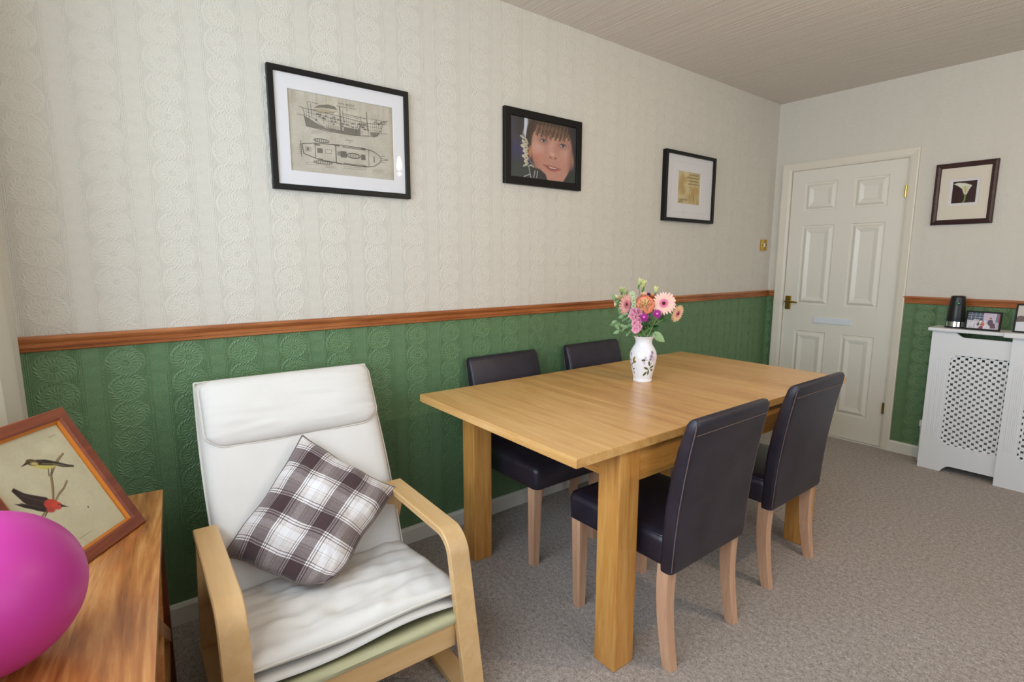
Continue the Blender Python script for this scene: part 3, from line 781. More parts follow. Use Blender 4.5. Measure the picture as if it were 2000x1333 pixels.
# --- child portrait
e = frame('picture_frame', 'black framed close-up photograph of a smiling child, middle picture on the long wall', (0.001, -2.418, 1.858), LEFT, 0.516, 0.355, 0.036, 0.022, M_black)
def boy_canvas():
    # coordinates: fx 0..1 left-right, fy 0..1 from top
    w, h = 0.446, 0.285
    c = Canvas(w, h, 300, (62, 62, 74)); P = lambda fx, fy: (fx*w, (1-fy)*h)
    def E2(fx, fy, rx, ry, col, rot=0, soft=.012, op=1): c.ell(*P(fx, fy), rx*w, ry*h, col, rot, soft, op)
    E2(.05, .35, .25, .5, (78, 74, 88), soft=.08); E2(.12, .60, .16, .20, (66, 66, 98), soft=.05, op=.8); E2(.10, .95, .3, .25, (66, 72, 68), soft=.06); E2(.20, .1, .14, .3, (60, 58, 60), soft=.05)
    # hood + rim light
    E2(.60, .36, .43, .52, (190, 196, 214), soft=.006); E2(.615, .36, .43, .53, (52, 52, 54), soft=.01)
    c.poly([P(.20, 0), P(.31, 0), P(.245, .12), P(.215, .36), P(.195, .25)], (206, 212, 226), soft=.006)
    for k in range(16):
        y = .36+k*.028; c.line([P(.235+.01*(k % 3), y), P(.15+.05*(k/16)+.02*(k % 2), y+.05*((k % 3)-1))], .009, (214, 204, 176), .8)
    # face
    face = [P(.30, .18), P(.285, .36), P(.305, .52), P(.335, .70), P(.375, .84), P(.46, .95), P(.54, 1.0), P(.79, 1.0), P(.865, .87), P(.905, .73), P(.925, .55), P(.93, .35), P(.88, .14), P(.6, .06), P(.36, .08)]
    c.poly(face, (188, 140, 122), soft=.014)
    E2(.62, .22, .26, .12, (198, 152, 132), soft=.06, op=.6); E2(.39, .50, .085, .14, (214, 170, 156), soft=.05, op=.75); E2(.84, .54, .085, .16, (204, 160, 146), soft=.05, op=.75)
    E2(.40, .62, .075, .09, (196, 116, 100), soft=.045, op=.55); E2(.84, .66, .07, .09, (196, 124, 110), soft=.045, op=.5); E2(.60, .42, .038, .16, (206, 160, 146), soft=.03, op=.8); E2(.905, .62, .03, .30, (132, 94, 82), soft=.03, op=.6)
    E2(.60, .92, .12, .07, (206, 146, 128), soft=.04, op=.7); E2(.36, .82, .04, .14, (150, 98, 84), soft=.035, op=.55); E2(.62, .66, .10, .04, (196, 142, 126), soft=.03, op=.6)
    # ear and hair
    E2(.285, .55, .020, .10, (204, 130, 96), soft=.010); E2(.945, .60, .018, .10, (170, 124, 98), soft=.012)
    for k in range(34):
        fx = .30+k*.0190; L = .20+.035*math.sin(k*1.7)+.05*math.sin((fx-.3)*PI/.64)
        c.line([P(fx+.045, -.02), P(fx+.012, L*.65), P(fx-.006, L)], .010, [(92, 72, 58), (112, 90, 72), (76, 60, 50)][k % 3], .75)
    c.poly([P(.25, .0), P(.40, .0), P(.345, .14), P(.315, .30), P(.30, .44), P(.265, .42)], (74, 60, 52), .9, .012)
    c.poly([P(.86, .0), P(1, .0), P(1, .62), P(.965, .52), P(.935, .32)], (50, 48, 52), .95, .014)
    # eyes, brows
    for fx, fy, t in ((.485, .322, .10), (.785, .350, .14)):
        E2(fx, fy, .078, .060, (150, 104, 92), soft=.022, op=.65)
        E2(fx, fy+.006, .050, .022, (196, 186, 184), -t, soft=.006, op=.9); E2(fx+.004, fy+.002, .023, .026, (74, 88, 100), soft=.004); E2(fx+.004, fy+.002, .011, .014, (20, 20, 24), soft=.003); E2(fx+.012, fy-.008, .005, .006, (232, 236, 240), soft=.002)
        c.line([P(fx-.056, fy+.004), P(fx-.02, fy-.022), P(fx+.025, fy-.020), P(fx+.056, fy+.016)], .0042, (74, 50, 44), .85)
        c.line([P(fx-.05, fy+.026), P(fx, fy+.036), P(fx+.05, fy+.028)], .0022, (146, 96, 86), .55); c.line([P(fx-.07, fy-.075), P(fx, fy-.092), P(fx+.07, fy-.065)], .006, (128, 92, 78), .45)
    # nose, mouth
    E2(.628, .555, .055, .042, (200, 146, 130), soft=.018); E2(.592, .585, .015, .011, (122, 70, 62), soft=.007, op=.85); E2(.668, .595, .015, .011, (122, 70, 62), soft=.007, op=.85); E2(.622, .535, .018, .020, (224, 188, 176), soft=.018, op=.8)
    c.line([P(.575, .575), P(.580, .60), P(.625, .615), P(.675, .607), P(.688, .585)], .003, (150, 96, 84), .5)
    c.poly([P(.48, .735), P(.555, .75), P(.62, .755), P(.755, .778), P(.68, .805), P(.59, .805)], (120, 54, 54), soft=.006); c.poly([P(.56, .752), P(.70, .772), P(.66, .785), P(.59, .780)], (222, 214, 206), soft=.004)
    c.line([P(.515, .757), P(.575, .812), P(.655, .822), P(.735, .785)], .009, (184, 104, 98), .85); c.line([P(.478, .733), P(.56, .735), P(.60, .742), P(.66, .748), P(.758, .777)], .005, (170, 98, 92), .85)
    # jacket
    c.poly([P(.20, 1), P(.27, .86), P(.30, .80), P(.43, .82), P(.52, .90), P(.55, 1)], (58, 58, 56), soft=.008); c.poly([P(.90, .78), P(1, .76), P(1, 1), P(.80, 1)], (50, 54, 50), soft=.01)
    for a, b in ((( .27, .82), (.30, .99)), ((.36, .86), (.34, .98)), ((.40, .86), (.385, .97)), ((.20, .98), (.28, .93))): c.line([P(*a), P(*b)], .005, (206, 208, 210), .8)
    c.line([P(.26, .80), P(.30, .77), P(.34, .80)], .006, (214, 210, 196), .8)
    c.grain(2, 9, 3); return c
canvas_obj('print', boy_canvas(), -0.0125, M_screen, e, label='colour photograph of a child in a dark hood')
glass(e, 0.45, 0.29, -0.0165)

# --- quotation print
e = frame('picture_frame', 'deep black box frame with a small sepia handwritten card, rightmost picture on the long wall', (0.001, -1.157, 1.777), LEFT, 0.548, 0.432, 0.020, 0.032, M_black)
mount(e, 0.52, 0.405, 0.246, 0.200, -0.016, -0.010, M_mount, 0.0)
bm = BM(); ringframe(bm, 0.40, 0.315, 0.0015, -0.0166, -0.016); obj('mount_line', bm, new_mat('grey_mount_line', rgb(206, 204, 206), .8), e)
def quote_canvas():
    w, h = 0.252, 0.206; c = Canvas(w, h, 150, (206, 190, 140)); P = lambda fx, fy: (fx*w, (1-fy)*h); r = np.random.RandomState(5)
    for k in range(40): c.ell(*P(r.rand(), r.rand()), .012+.02*r.rand(), .012+.02*r.rand(), [(186, 160, 104), (222, 210, 168), (196, 172, 120)][k % 3], soft=.02, op=.5)
    c.poly([P(.12, .2), P(.2, .05), P(.3, .2), P(.26, .4), P(.36, .6), P(.30, .72), P(.14, .68)], (176, 136, 82), .55, .02)
    for k in range(14): x = .45+r.rand()*.5; y = .42+r.rand()*.3; c.line([P(x, y), P(x+.02*r.randn(), y+.2), P(x+.05*r.randn(), y+.4)], .003, (150, 116, 62), .6)
    for k in range(5): c.ell(*P(.62+.07*k, .55+.05*(k % 2)), .014, .03, (188, 150, 92), soft=.01, op=.6)
    def script(fx, fy, L):
        x = fx; pts = []
        while x < fx+L: pts.append(P(x, fy+.018*math.sin(x*150)+.008*r.randn())); x += .010
        c.line(pts, .0022, (70, 54, 36), .85)
    for i, (a, b, L) in enumerate(((.50, .08, .42), (.38, .17, .56), (.48, .27, .45), (.46, .36, .50), (.10, .86, .36), (.08, .92, .2))): script(a, b, L)
    return c
canvas_obj('print', quote_canvas(), -0.0102, M_print, e, label='small sepia card with handwriting')
glass(e, 0.51, 0.395, -0.026)

# --- lily picture on the end wall
e = frame('picture_frame', 'dark brown framed picture of a white lily to the right of the door', (1.1825, -0.001, 1.7225), 0, 0.302, 0.374, 0.030, 0.022, M_wenge,
          prof=[(0, 0), (0, -0.016), (0.003, -0.020), (0.014, -0.024), (0.026, -0.019), (0.030, -0.015), (0.030, 0)])
mount(e, 0.262, 0.334, 0.146, 0.160, -0.012, -0.0085, M_mount_c, 0.008)
mount(e, 0.16, 0.176, 0.116, 0.130, -0.0088, -0.0068, M_mount, 0.008, name='inner_mount_board')
def lily_canvas():
    w, h = 0.120, 0.134; c = Canvas(w, h, 90, (58, 34, 36)); P = lambda fx, fy: (fx*w, (1-fy)*h)
    c.poly([P(.04, .12), P(.2, .06), P(.5, .10), P(.80, .22), P(.70, .40), P(.62, .62), P(.55, .70), P(.48, .55), P(.40, .35), P(.2, .2)], (226, 226, 208), soft=.004)
    c.poly([P(.40, .25), P(.70, .24), P(.64, .5), P(.56, .6)], (198, 202, 168), .7, .008); c.line([P(.52, .25), P(.56, .5)], .006, (222, 180, 60)); c.line([P(.56, .62), P(.56, .85), P(.50, 1)], .008, (122, 150, 82)); return c
canvas_obj('print', lily_canvas(), -0.0066, M_print, e, 0, 0.008, label='white lily on a dark plum background')
glass(e, 0.246, 0.318, -0.0145)

# ================================================================ DINING TABLE
def make_table():
    e = empty('dining_table', 'extending oak dining table with four square legs', 'table', (0.699, -2.400, 0), -0.0114)
    w, l, zt, th = 0.914, 1.764, 0.765, 0.030
    seams = [-l/2, -0.36, 0.36, l/2]
    for i in range(3):
        bm = BM(); box(bm, (-w/2, seams[i]+(0.0004 if i else 0), zt-th), (w/2, seams[i+1]-(0.0004 if i < 2 else 0), zt), 0.0025 if i != 9 else 0, 2)
        obj('table_top_leaf', bm, M_oak_top, e)
    for sx in (-1, 1):
        for y in (-0.640, 0.640):
            bm = BM(); cx = sx*(w/2-0.012-0.044); box(bm, (cx-0.044, y-0.046, 0), (cx+0.044, y+0.046, zt-th), 0.004); obj('leg', bm, M_oak_z, e)
    for sx in (-1, 1):
        bm = BM(); x = sx*(w/2-0.030); box(bm, (x-0.011, -0.594, 0.622), (x+0.011, 0.594, zt-th), 0.002); obj('apron', bm, M_oak_y, e)
    for y in (-0.640, 0.640):
        bm = BM(); box(bm, (-w/2+0.1, y-0.011, 0.622), (w/2-0.1, y+0.011, zt-th), 0.002); obj('apron', bm, M_oak_x, e)
    for sx in (-1, 1):
        bm = BM(); box(bm, (sx*0.22-0.02, -0.84, zt-th-0.016), (sx*0.22+0.02, -0.651, zt-th), 0.002); obj('extension_runner', bm, M_oak_y, e)
make_table()

# ================================================================ DINING CHAIRS
def make_chair(label, loc, rz, group=None):
    """forward = local +x, origin on the floor"""
    e = empty('dining_chair', label, 'chair', loc, rz, group or 'leather dining chairs around the oak table')
    W = 0.415
    # seat
    bm = BM(); rings = []
    for z, ins, ex in ((0.352, 0.006, 0), (0.356, 0.001, 0), (0.380, 0.0, 0.001), (0.425, -0.002, 0.002), (0.440, 0.001, 0), (0.450, 0.012, 0), (0.4545, 0.04, 0)):
        o = rrect(0.435-2*ins, W+0.008-2*ins, max(0.012, 0.026-ins*0.2), 4); rings.append([(0.055+x, y, z) for x, y in o])
    R = loft(bm, rings)
    obj('seat', bm, M_leather, e, True, 60)
    bm = BM(); o = rrect(0.435-0.012, W-0.004, 0.024, 4); tube(bm, [(0.055+x, y, 0.4475) for x, y in o]+[(0.055+o[0][0], o[0][1], 0.4475)], 0.0022, 6); obj('seat_piping', bm, M_leather, e, True)
    # back: loft up a gently curved line, rolled top
    prof = [(0.335, -0.166, 0.046), (0.345, -0.168, 0.052), (0.45, -0.172, 0.056), (0.55, -0.180, 0.058), (0.65, -0.194, 0.057), (0.74, -0.211, 0.052), (0.80, -0.226, 0.046), (0.828, -0.2335, 0.042), (0.840, -0.237, 0.034), (0.8465, -0.239, 0.020)]
    bm = BM(); rings = []
    for z, xc, t in prof:
        o = rrect(t, W+0.012-(0.0 if z < 0.83 else (z-0.83)*0.9), min(0.016, t*0.35), 4); rings.append([(xc+x, y, z+x*-0.0) for x, y in o])
    loft(bm, rings); obj('backrest', bm, M_leather, e, True, 60)
    def bx(z, s):                          # surface x on the back(s=-1)/front(s=+1)
        for (za, xa, ta), (zb, xb, tb) in zip(prof, prof[1:]):
            if za <= z <= zb:
                k = (z-za)/(zb-za); return xa+(xb-xa)*k+s*(ta+(tb-ta)*k)/2
    bm = BM(); hw = W/2+0.006
    for s in (-1, 1):
        tube(bm, [(bx(z, -1)+0.004, s*(hw-0.002), z) for z in np.linspace(0.345, 0.836, 26)], 0.0018, 6)
    tube(bm, [(bx(0.801, -1)-0.0002, y, 0.801) for y in np.linspace(-hw+0.008, hw-0.008, 12)], 0.0016, 6)
    obj('stitching', bm, M_thread, e, True, label='brown stitched seam')
    # legs
    for s in (-1, 1):
        bm = BM(); rings = []
        for z, h in ((0, 0.016), (0.352, 0.0215)):
            cx, cy = 0.255-0.0215-(0.004 if z == 0 else 0), s*(W/2-0.0225)
            rings.append([(cx+a*h, cy+b*h, z) for a, b in ((-1, -1), (1, -1), (1, 1), (-1, 1))])
        loft(bm, rings); obj('leg', bm, M_beech, e)
        bm = BM(); rings = []
        for k in range(11):
            t = k/10; z = 0.352*t; cx = -0.1825+0.030*math.sin(PI*min(1, t*0.9)*0.75)-0.0*t; h = 0.0165+0.0055*t
            cy = s*(W/2-0.022)
            rings.append([(cx+a*h, cy+b*h, z) for a, b in ((-1, -1), (1, -1), (1, 1), (-1, 1))])
        loft(bm, rings); obj('leg', bm, M_beech, e, True, 40)
    return e
make_chair('dark leather dining chair in the foreground, back to camera, beside the nearest table leg', (1.050, -2.745, 0), PI)
make_chair('dark leather dining chair with its back to camera, nearest the white door', (1.025, -2.063, 0), PI)
make_chair('dark leather dining chair against the green wall, nearest the armchair', (0.270, -2.700, 0), 0)
make_chair('dark leather dining chair against the green wall, behind the flower vase', (0.270, -2.062, 0), 0)

# ================================================================ VASE AND FLOWERS
VX, VY, VZ = 0.628, -2.352, 0.7655
def make_vase():
    prof = [(0.0405, 0.0), (0.0425, 0.003), (0.0425, 0.010), (0.0405, 0.014), (0.044, 0.030), (0.051, 0.060), (0.0575, 0.090), (0.0605, 0.115), (0.0575, 0.135), (0.049, 0.153), (0.040, 0.166), (0.0365, 0.176), (0.037, 0.186), (0.041, 0.197), (0.0465, 0.204), (0.0475, 0.2065), (0.0455, 0.2070)]
    # refine outer wall
    zs = [p[1] for p in prof]; s = np.linspace(0, len(prof)-1, 150)
    rr = np.interp(s, range(len(prof)), [p[0] for p in prof]); zz = np.interp(s, range(len(prof)), zs)
    for _ in range(6): rr[6:-8] = (rr[5:-9]+2*rr[6:-8]+rr[7:-7])/4
    n = 220
    th = np.linspace(0, 2*PI, n, endpoint=False)
    inner = [(0.0425, 0.204), (0.034, 0.185), (0.033, 0.17), (0.045, 0.14), (0.050, 0.10), (0.040, 0.03), (0.002, 0.006)]
    R = np.concatenate([rr, [p[0] for p in inner]]); Z = np.concatenate([zz, [p[1] for p in inner]])
    TT, ZZ = np.meshgrid(th, Z); RR = np.repeat(R[:, None], n, 1)
    V = np.stack([RR*np.cos(TT), RR*np.sin(TT), ZZ], -1).reshape(-1, 3)
    i = np.arange(len(R)*n).reshape(len(R), n); j = np.roll(i, -1, 1)
    q = np.stack([i[:-1], j[:-1], j[1:], i[1:]], -1).reshape(-1, 4)
    me = bpy.data.meshes.new('flower_vase'); me.from_pydata(V.tolist(), [], q.tolist()+[i[0][::-1].tolist(), i[-1].tolist()]); me.update()
    # painted motifs in (arc length, height)
    c = Canvas(1, 1, 2, (0, 0, 0)); A0 = math.radians(-51)
    ang = (TT-A0+PI) % (2*PI)-PI
    c.X = ang*0.058; c.Y = ZZ.copy(); c.px = 0.0016; c.a = np.ones(c.X.shape+(3,))*np.array((238, 238, 242.))
    outer = np.zeros(c.X.shape, bool); outer[:150] = True
    def leaf(x, y, L, a, col, wr=.30):
        c.ell(x+L/2*math.cos(a), y+L/2*math.sin(a), L/2, L*wr/2*1.2, col, a)
    def flower(x, y, r, n, col, cen):
        for k in range(n): leaf(x, y, r, 2*PI*k/n+.3, col, .5)
        c.ell(x, y, r*.3, r*.3, cen)
    d = math.radians
    def motif(x0):
        # bee
        c.ell(x0+.002, .105, .0075, .005, (126, 116, 62), .3); c.ell(x0+.004, .1055, .003, .005, (52, 48, 44), .3); c.ell(x0-.004, .104, .003, .003, (52, 46, 44)); c.ell(x0+.008, .114, .003, .0075, (170, 164, 190), -.5); c.ell(x0+.005, .092, .004, .008, (196, 186, 208), .4); c.ell(x0+.014, .106, .005, .003, (196, 186, 208))
        # spray of leaves with a mauve flower
        bx_ = x0+.036
        c.line([(bx_-.016, .048), (bx_, .072), (bx_+.006, .10), (bx_+.004, .13)], .0014, (84, 100, 60))
        for (dx, y, L, a) in ((-.004, .078, .024, 1.9), (-.010, .062, .024, 2.7), (-.016, .050, .026, 3.9), (.000, .068, .022, .5), (-.006, .058, .022, 4.6), (.002, .062, .020, -.3)): leaf(bx_+dx, y, L, a, (78, 88, 60), .34)
        flower(bx_+.000, .122, .012, 6, (186, 164, 186), (122, 96, 124)); flower(bx_+.008, .138, .010, 6, (176, 152, 180), (118, 92, 120)); flower(bx_-.004, .108, .008, 5, (150, 136, 160), (100, 80, 104)); c.ell(bx_+.012, .110, .008, .012, (214, 200, 216))
        # butterfly + blue sprig
        b2 = x0-.047
        c.ell(b2+.004, .108, .005, .011, (150, 128, 62), -.5); c.ell(b2+.007, .095, .007, .006, (136, 112, 58), .2); c.ell(b2-.001, .096, .002, .009, (66, 54, 36), .3)
        b3 = x0-.062
        c.line([(b3+.004, .045), (b3, .08), (b3-.004, .13)], .0014, (86, 104, 66))
        for (dx, y, L, a) in ((.0, .08, .016, .6), (0, .07, .016, 2.4), (.002, .058, .016, .2), (0, .095, .014, 2.6), (.003, .05, .016, -.9)): leaf(b3+dx, y, L, a, (72, 96, 104), .3)
        flower(b3-.002, .128, .008, 5, (206, 150, 172), (220, 180, 90))
    motif(0.0); motif(0.19); motif(-0.19)
    # gaze at front only: sprays repeat around the body
    col = np.where(outer[..., None], c.a, np.array((238, 238, 242.)))
    set_col(me, lin(col))
    o = link_mesh('flower_vase', me, M_glaze, None, True, 60); o.location = (VX, VY, VZ)
    tag(o, 'white china vase painted with butterflies, bees and leaf sprigs on the oak table', 'vase')
make_vase()

def colored(name, verts, faces, cols, parent, mat=None, smooth=True, label=None):
    me = bpy.data.meshes.new(name); me.from_pydata([tuple(v) for v in verts], [], faces); me.update()
    set_col(me, lin(np.array(cols))); o = link_mesh(name, me, mat or M_petal, parent, smooth, 180)
    if label: o['label'] = label
    return o
def basis(n):
    n = Vector(n).normalized(); a = n.orthogonal().normalized(); return a, n.cross(a), n
class PB:                                  # collects petals with colours
    def __init__(s): s.v, s.f, s.c = [], [], []
    def petal(s, fr, ang, r0, L, W, rise, curl, c0, c1, nl=6, tipw=0.55, cup=0.0):
        """petal in frame fr=(a,b,n,o) at angle ang; starts at radius r0; rise=slope; curl = end bend"""
        a, b, n, o = fr; d = a*math.cos(ang)+b*math.sin(ang); t = n.cross(d); k0 = len(s.v)
        for i in range(nl+1):
            q = i/nl; rad = r0+L*q*(1-0.15*abs(curl)*q); h = rise*L*q+curl*L*q*q
            wd = W*(math.sin(PI*(0.12+0.80*q**tipw))**0.7 if q < 1 else 0.25)
            for j in (-1, 0, 1):
                p = o+d*rad+n*(h-(abs(j)*-cup*W))+t*(wd*j/2)
                s.v.append(p); f = q; s.c.append([c0[m]*(1-f)+c1[m]*f for m in range(3)])
        for i in range(nl):
            for j in range(2):
                q = k0+i*3+j; s.f.append((q, q+1, q+4, q+3))
    def dome(s, fr, R, h, c0, c1, n=14, m=4):
        a, b, nn, o = fr; k0 = len(s.v)
        for i in range(m+1):
            ph = PI/2*i/m
            for k in range(n):
                p = o+(a*math.cos(2*PI*k/n)+b*math.sin(2*PI*k/n))*(R*math.cos(ph)*1.0+1e-5)+nn*(h*math.sin(ph)); s.v.append(p)
                s.c.append([c0[x]*(1-i/m)+c1[x]*(i/m) for x in range(3)])
        for i in range(m):
            for k in range(n):
                q = k0+i*n+k; r = k0+i*n+(k+1) % n; s.f.append((q, r, r+n, q+n))
    def build(s, name, parent, label=None, mat=None): return colored(name, s.v, s.f, s.c, parent, mat, True, label)
FX = Vector((0.60, -2.385, 0.765))
MOUTH = Vector((VX, VY, VZ+0.19))
def stem_to(e, top, n, rad=0.0022, k=0, mat=None):
    """curved stem from the vase mouth to the head (coordinates relative to e)"""
    top = Vector(top); o = Vector(e.location)
    a = 2.4*k; r = 0.022
    base_ = MOUTH+Vector((r*math.cos(a), r*math.sin(a), -0.0)); low = Vector((VX-0.3*(base_.x-VX), VY-0.3*(base_.y-VY), VZ+0.03))
    pts = []
    P0, P1, P2, P3 = base_, base_+Vector((0, 0, 0.05)), top-Vector(n).normalized()*0.035-Vector((0, 0, 0.02)), top
    pts.append(low-o)
    for i in range(9):
        t = i/8; pts.append(P0*(1-t)**3+P1*3*t*(1-t)**2+P2*3*t*t*(1-t)+P3*t**3-o)
    bm = BM(); tube(bm, pts, rad, 7); return obj('stem', bm, mat or M_stem, e, True)
TOCAM = Vector((1.55, -1.92, 0.35)).normalized()
CR = Vector((0.616, 0.787, 0)); CU = Vector((0, 0, 1))
def head(name, label, cat, off, group=None):
    return empty(name, label, cat, FX+Vector(off), 0, 'foliage in the vase' if cat != 'flower' else 'flowers in the vase')
def gerbera(label, off, n, R, c0, c1, k):
    e = head('gerbera', label, 'flower', off); n = Vector(n).normalized(); a, b, _ = basis(n); o = Vector((0, 0, 0))
    pb = PB()
    for layer, (num, r0, rs, cu) in enumerate(((24, .08, .06, -.08), (22, .10, .14, -.08))):
        for i in range(num):
            pb.petal((a, b, n, o+n*0.002*layer), 2*PI*i/num+layer*.16+random.uniform(-.05, .05), R*r0, R*(0.94-.08*layer)*random.uniform(.92, 1.05), R*.25, rs, cu, c0, c1, 6, .75)
    pb.build('petals', e)
    pb = PB()
    for i in range(30): pb.petal((a, b, n, n*0.004), 2*PI*i/30, R*.12, R*.28, R*.06, .22, -.1, (214, 106, 150), (232, 140, 176), 3)
    pb.build('inner_petals', e, 'pink inner ring')
    pb = PB(); pb.dome((a, b, n, n*0.004), R*.15, R*.07, (120, 66, 46), (60, 40, 22)); pb.build('flower_centre', e, 'dark brown centre')
    stem_to(e, FX+Vector(off), n, .0026, k); return e
V3 = lambda r, u, f: CR*r+CU*u+TOCAM*f     # direction from right / up / toward the viewer
gerbera('large pale pink gerbera with dark centre at the right of the bouquet', (.077, .102, .353), V3(-.15, .10, 1), .054, (240, 186, 172), (246, 208, 192), 0)
gerbera('pale pink gerbera turned sideways at the left of the bouquet', (-.034, -.025, .348), V3(.78, -.12, .70), .049, (236, 170, 170), (244, 200, 192), 1)
gerbera('peach gerbera seen side-on at the far right of the bouquet', (.108, .162, .307), V3(.62, -.30, .62), .042, (240, 190, 150), (248, 212, 176), 2)
def rose(label, off, n, R, cols, k, name='ranunculus'):
    e = head(name, label, 'flower', off); n = Vector(n).normalized(); a, b, _ = basis(n); pb = PB()
    for L in range(8):
        num = 4+L; rad = R*(.05+.112*L)
        c = [cols[0][m]*(1-L/7)+cols[1][m]*L/7 for m in range(3)]; c2 = [min(255, x*1.08) for x in c]
        for i in range(num):
            dk = [x*.90 for x in c]
            pb.petal((a, b, n, n*(R*(.12-.075*L))), 2*PI*i/num+L*.9+random.uniform(-.12, .12), rad*.9, R*random.uniform(.24, .32), 2.5*rad*math.sin(PI/num)+R*.18, 2.6-.34*L, -.5, dk, c2, 5, .75, -.12)
    pb.build('petals', e)
    pb = PB()
    for i in range(5): pb.petal((a, b, n, n*(-R*.25)), 2*PI*i/5, R*.1, R*.6, R*.3, .5, .1, (92, 128, 64), (120, 154, 84), 4)
    pb.build('sepals', e, 'green sepals')
    stem_to(e, FX+Vector(off), n, .0026, k); return e
rose('peach orange ranunculus at the front of the bouquet', (.032, .027, .352), V3(-.05, .22, 1), .041, ((248, 204, 152), (240, 128, 100)), 3)
rose('pale pink bloom behind the orange ranunculus', (-.004, .062, .378), V3(0, .8, .5), .036, ((244, 190, 160), (240, 176, 162)), 4, 'rose')
rose('cream yellow rose at the upper left of the bouquet', (-.085, -.015, .368), V3(-.5, .6, .5), .034, ((246, 232, 186), (244, 216, 160)), 5, 'rose')
rose('small orange bloom tucked behind the large gerbera', (.010, .105, .376), V3(0, .7, .5), .028, ((244, 160, 110), (238, 130, 86)), 6, 'rose')
def mum(label, off, n, R, k, col=(176, 60, 150), cen=(214, 120, 190)):
    e = head('chrysanthemum', label, 'flower', off); n = Vector(n).normalized(); a, b, _ = basis(n); pb = PB()
    for L in range(4):
        for i in range(20-3*L): pb.petal((a, b, n, n*(R*.12*L)), 2*PI*i/(20-3*L)+L*.2, R*.15, R*(.95-.18*L)*random.uniform(.88, 1.08), R*.20, .15+.3*L, -.15, [c*(.62+.1*L) for c in col], [min(255, c*1.15) for c in col], 3)
    pb.build('petals', e)
    pb = PB(); pb.dome((a, b, n, n*(R*.35)), R*.28, R*.12, cen, (226, 160, 200)); pb.build('flower_centre', e, 'paler centre')
    stem_to(e, FX+Vector(off), n, .0016, k)
mum('small magenta button flower below the orange ranunculus', (.043, .010, .292), V3(-.05, .35, 1), .021, 7)
mum('small magenta button flower below the large pink gerbera', (.070, .065, .307), V3(.05, .2, 1), .021, 8)
mum('tiny purple flower at the top of the bouquet', (-.001, .093, .388), V3(0, .9, .3), .013, 9, (116, 60, 140), (150, 90, 170))
def bud_sprig(label, offs, k, cols=((238, 236, 176), (196, 212, 130))):
    e = head('bud_sprig', label, 'flower', offs[0]); o = Vector(e.location)
    for i, q in enumerate(offs):
        p = FX+Vector(q)-o; n = (Vector((random.uniform(-.3, .3), random.uniform(-.3, .3), 1))).normalized(); a, b, _ = basis(n); pb = PB()
        for L in range(2):
            for j in range(5): pb.petal((a, b, n, p-n*.010), 2*PI*j/5+L*.6, .001, .015, .0075, 2.6, -.6+.3*L, cols[1], cols[0], 5, .8)
        pb.build('bud', e)
        bm = BM(); tube(bm, [p-n*.028, p-n*.016, p-n*.006], [.0015, .0042, .0035], 8); obj('calyx', bm, M_stem, e, True)
        if i:
            bm = BM(); tube(bm, [p-n*.026, p*.5-Vector((0, 0, .045)), Vector((0, 0, -.075))], .0013, 6); obj('stalk', bm, M_stem, e, True)
    stem_to(e, FX+Vector(offs[0])-Vector((0, 0, .026)), (0, 0, 1), .0015, k)
bud_sprig('pale yellow bud sprig standing tallest in the bouquet', ((-.032, .064, .440), (-.013, .070, .431), (-.022, .074, .418)), 10)
bud_sprig('single pale yellow bud above the large pink gerbera', ((.017, .119, .405),), 11)
bud_sprig('green bud sprig above the cream rose', ((-.078, -.004, .399), (-.060, .0, .391), (-.067, .01, .382)), 12, ((206, 216, 150), (116, 150, 84)))
def snapdragon(label, pts, k, c0, c1, R):
    e = head('snapdragon', label, 'flower', pts[0]); o = Vector(e.location)
    for i, q in enumerate(pts):
        p = FX+Vector(q)-o; n = (TOCAM*.8+CR*random.uniform(-.7, .7)+CU*random.uniform(-.5, .2)).normalized(); a, b, _ = basis(n); pb = PB()
        for L in range(2):
            for j in range(5): pb.petal((a, b, n, p-n*R*.3), 2*PI*j/5+L*.6+i, R*.1, R*.95, R*.85, .9-.4*L, -.5, c0, c1, 5, .8)
        pb.build('floret', e)
    bm = BM(); tube(bm, [FX+Vector(q)-o-TOCAM*.010 for q in pts], .0022, 6); obj('flower_spike', bm, M_stem, e, True)
    stem_to(e, FX+Vector(pts[-1])-TOCAM*.01, (0, 0, 1), .0022, k)
snapdragon('pink snapdragon spike at the front of the bouquet', ((.005, -.017, .318), (.014, .008, .314), (.006, -.030, .302), (.018, -.022, .292), (.028, -.008, .275), (.022, -.022, .266), (.032, -.014, .250), (.026, -.024, .240)), 13, (214, 120, 160), (240, 182, 196), .019)
snapdragon('pale green and white snapdragon spike beside the left gerbera', ((-.035, .017, .394), (-.030, .014, .384), (-.024, .016, .372), (-.016, .006, .362), (-.014, .010, .350), (-.008, -.002, .338), (-.004, .002, .326)), 14, (160, 190, 120), (226, 226, 204), .012)
def leaf_mesh(bm, p, d, up_, L, W, bend=.15, fold=.15):
    d = Vector(d).normalized(); u = Vector(up_); u = (u-d*u.dot(d)).normalized(); s = d.cross(u); n = 8; rows = []
    for i in range(n+1):
        q = i/n; w = W*math.sin(PI*q**.8)**.8 if 0 < q < 1 else W*.04
        c = p+d*(L*q)-u*(bend*L*q*q)
        rows.append([bm.verts.new(c+s*(w*t/2)+u*(fold*w*abs(t))) for t in (-1, -.5, 0, .5, 1)])
    for r0, r1 in zip(rows, rows[1:]):
        for j in range(4): bm.faces.new((r0[j], r0[j+1], r1[j+1], r1[j]))
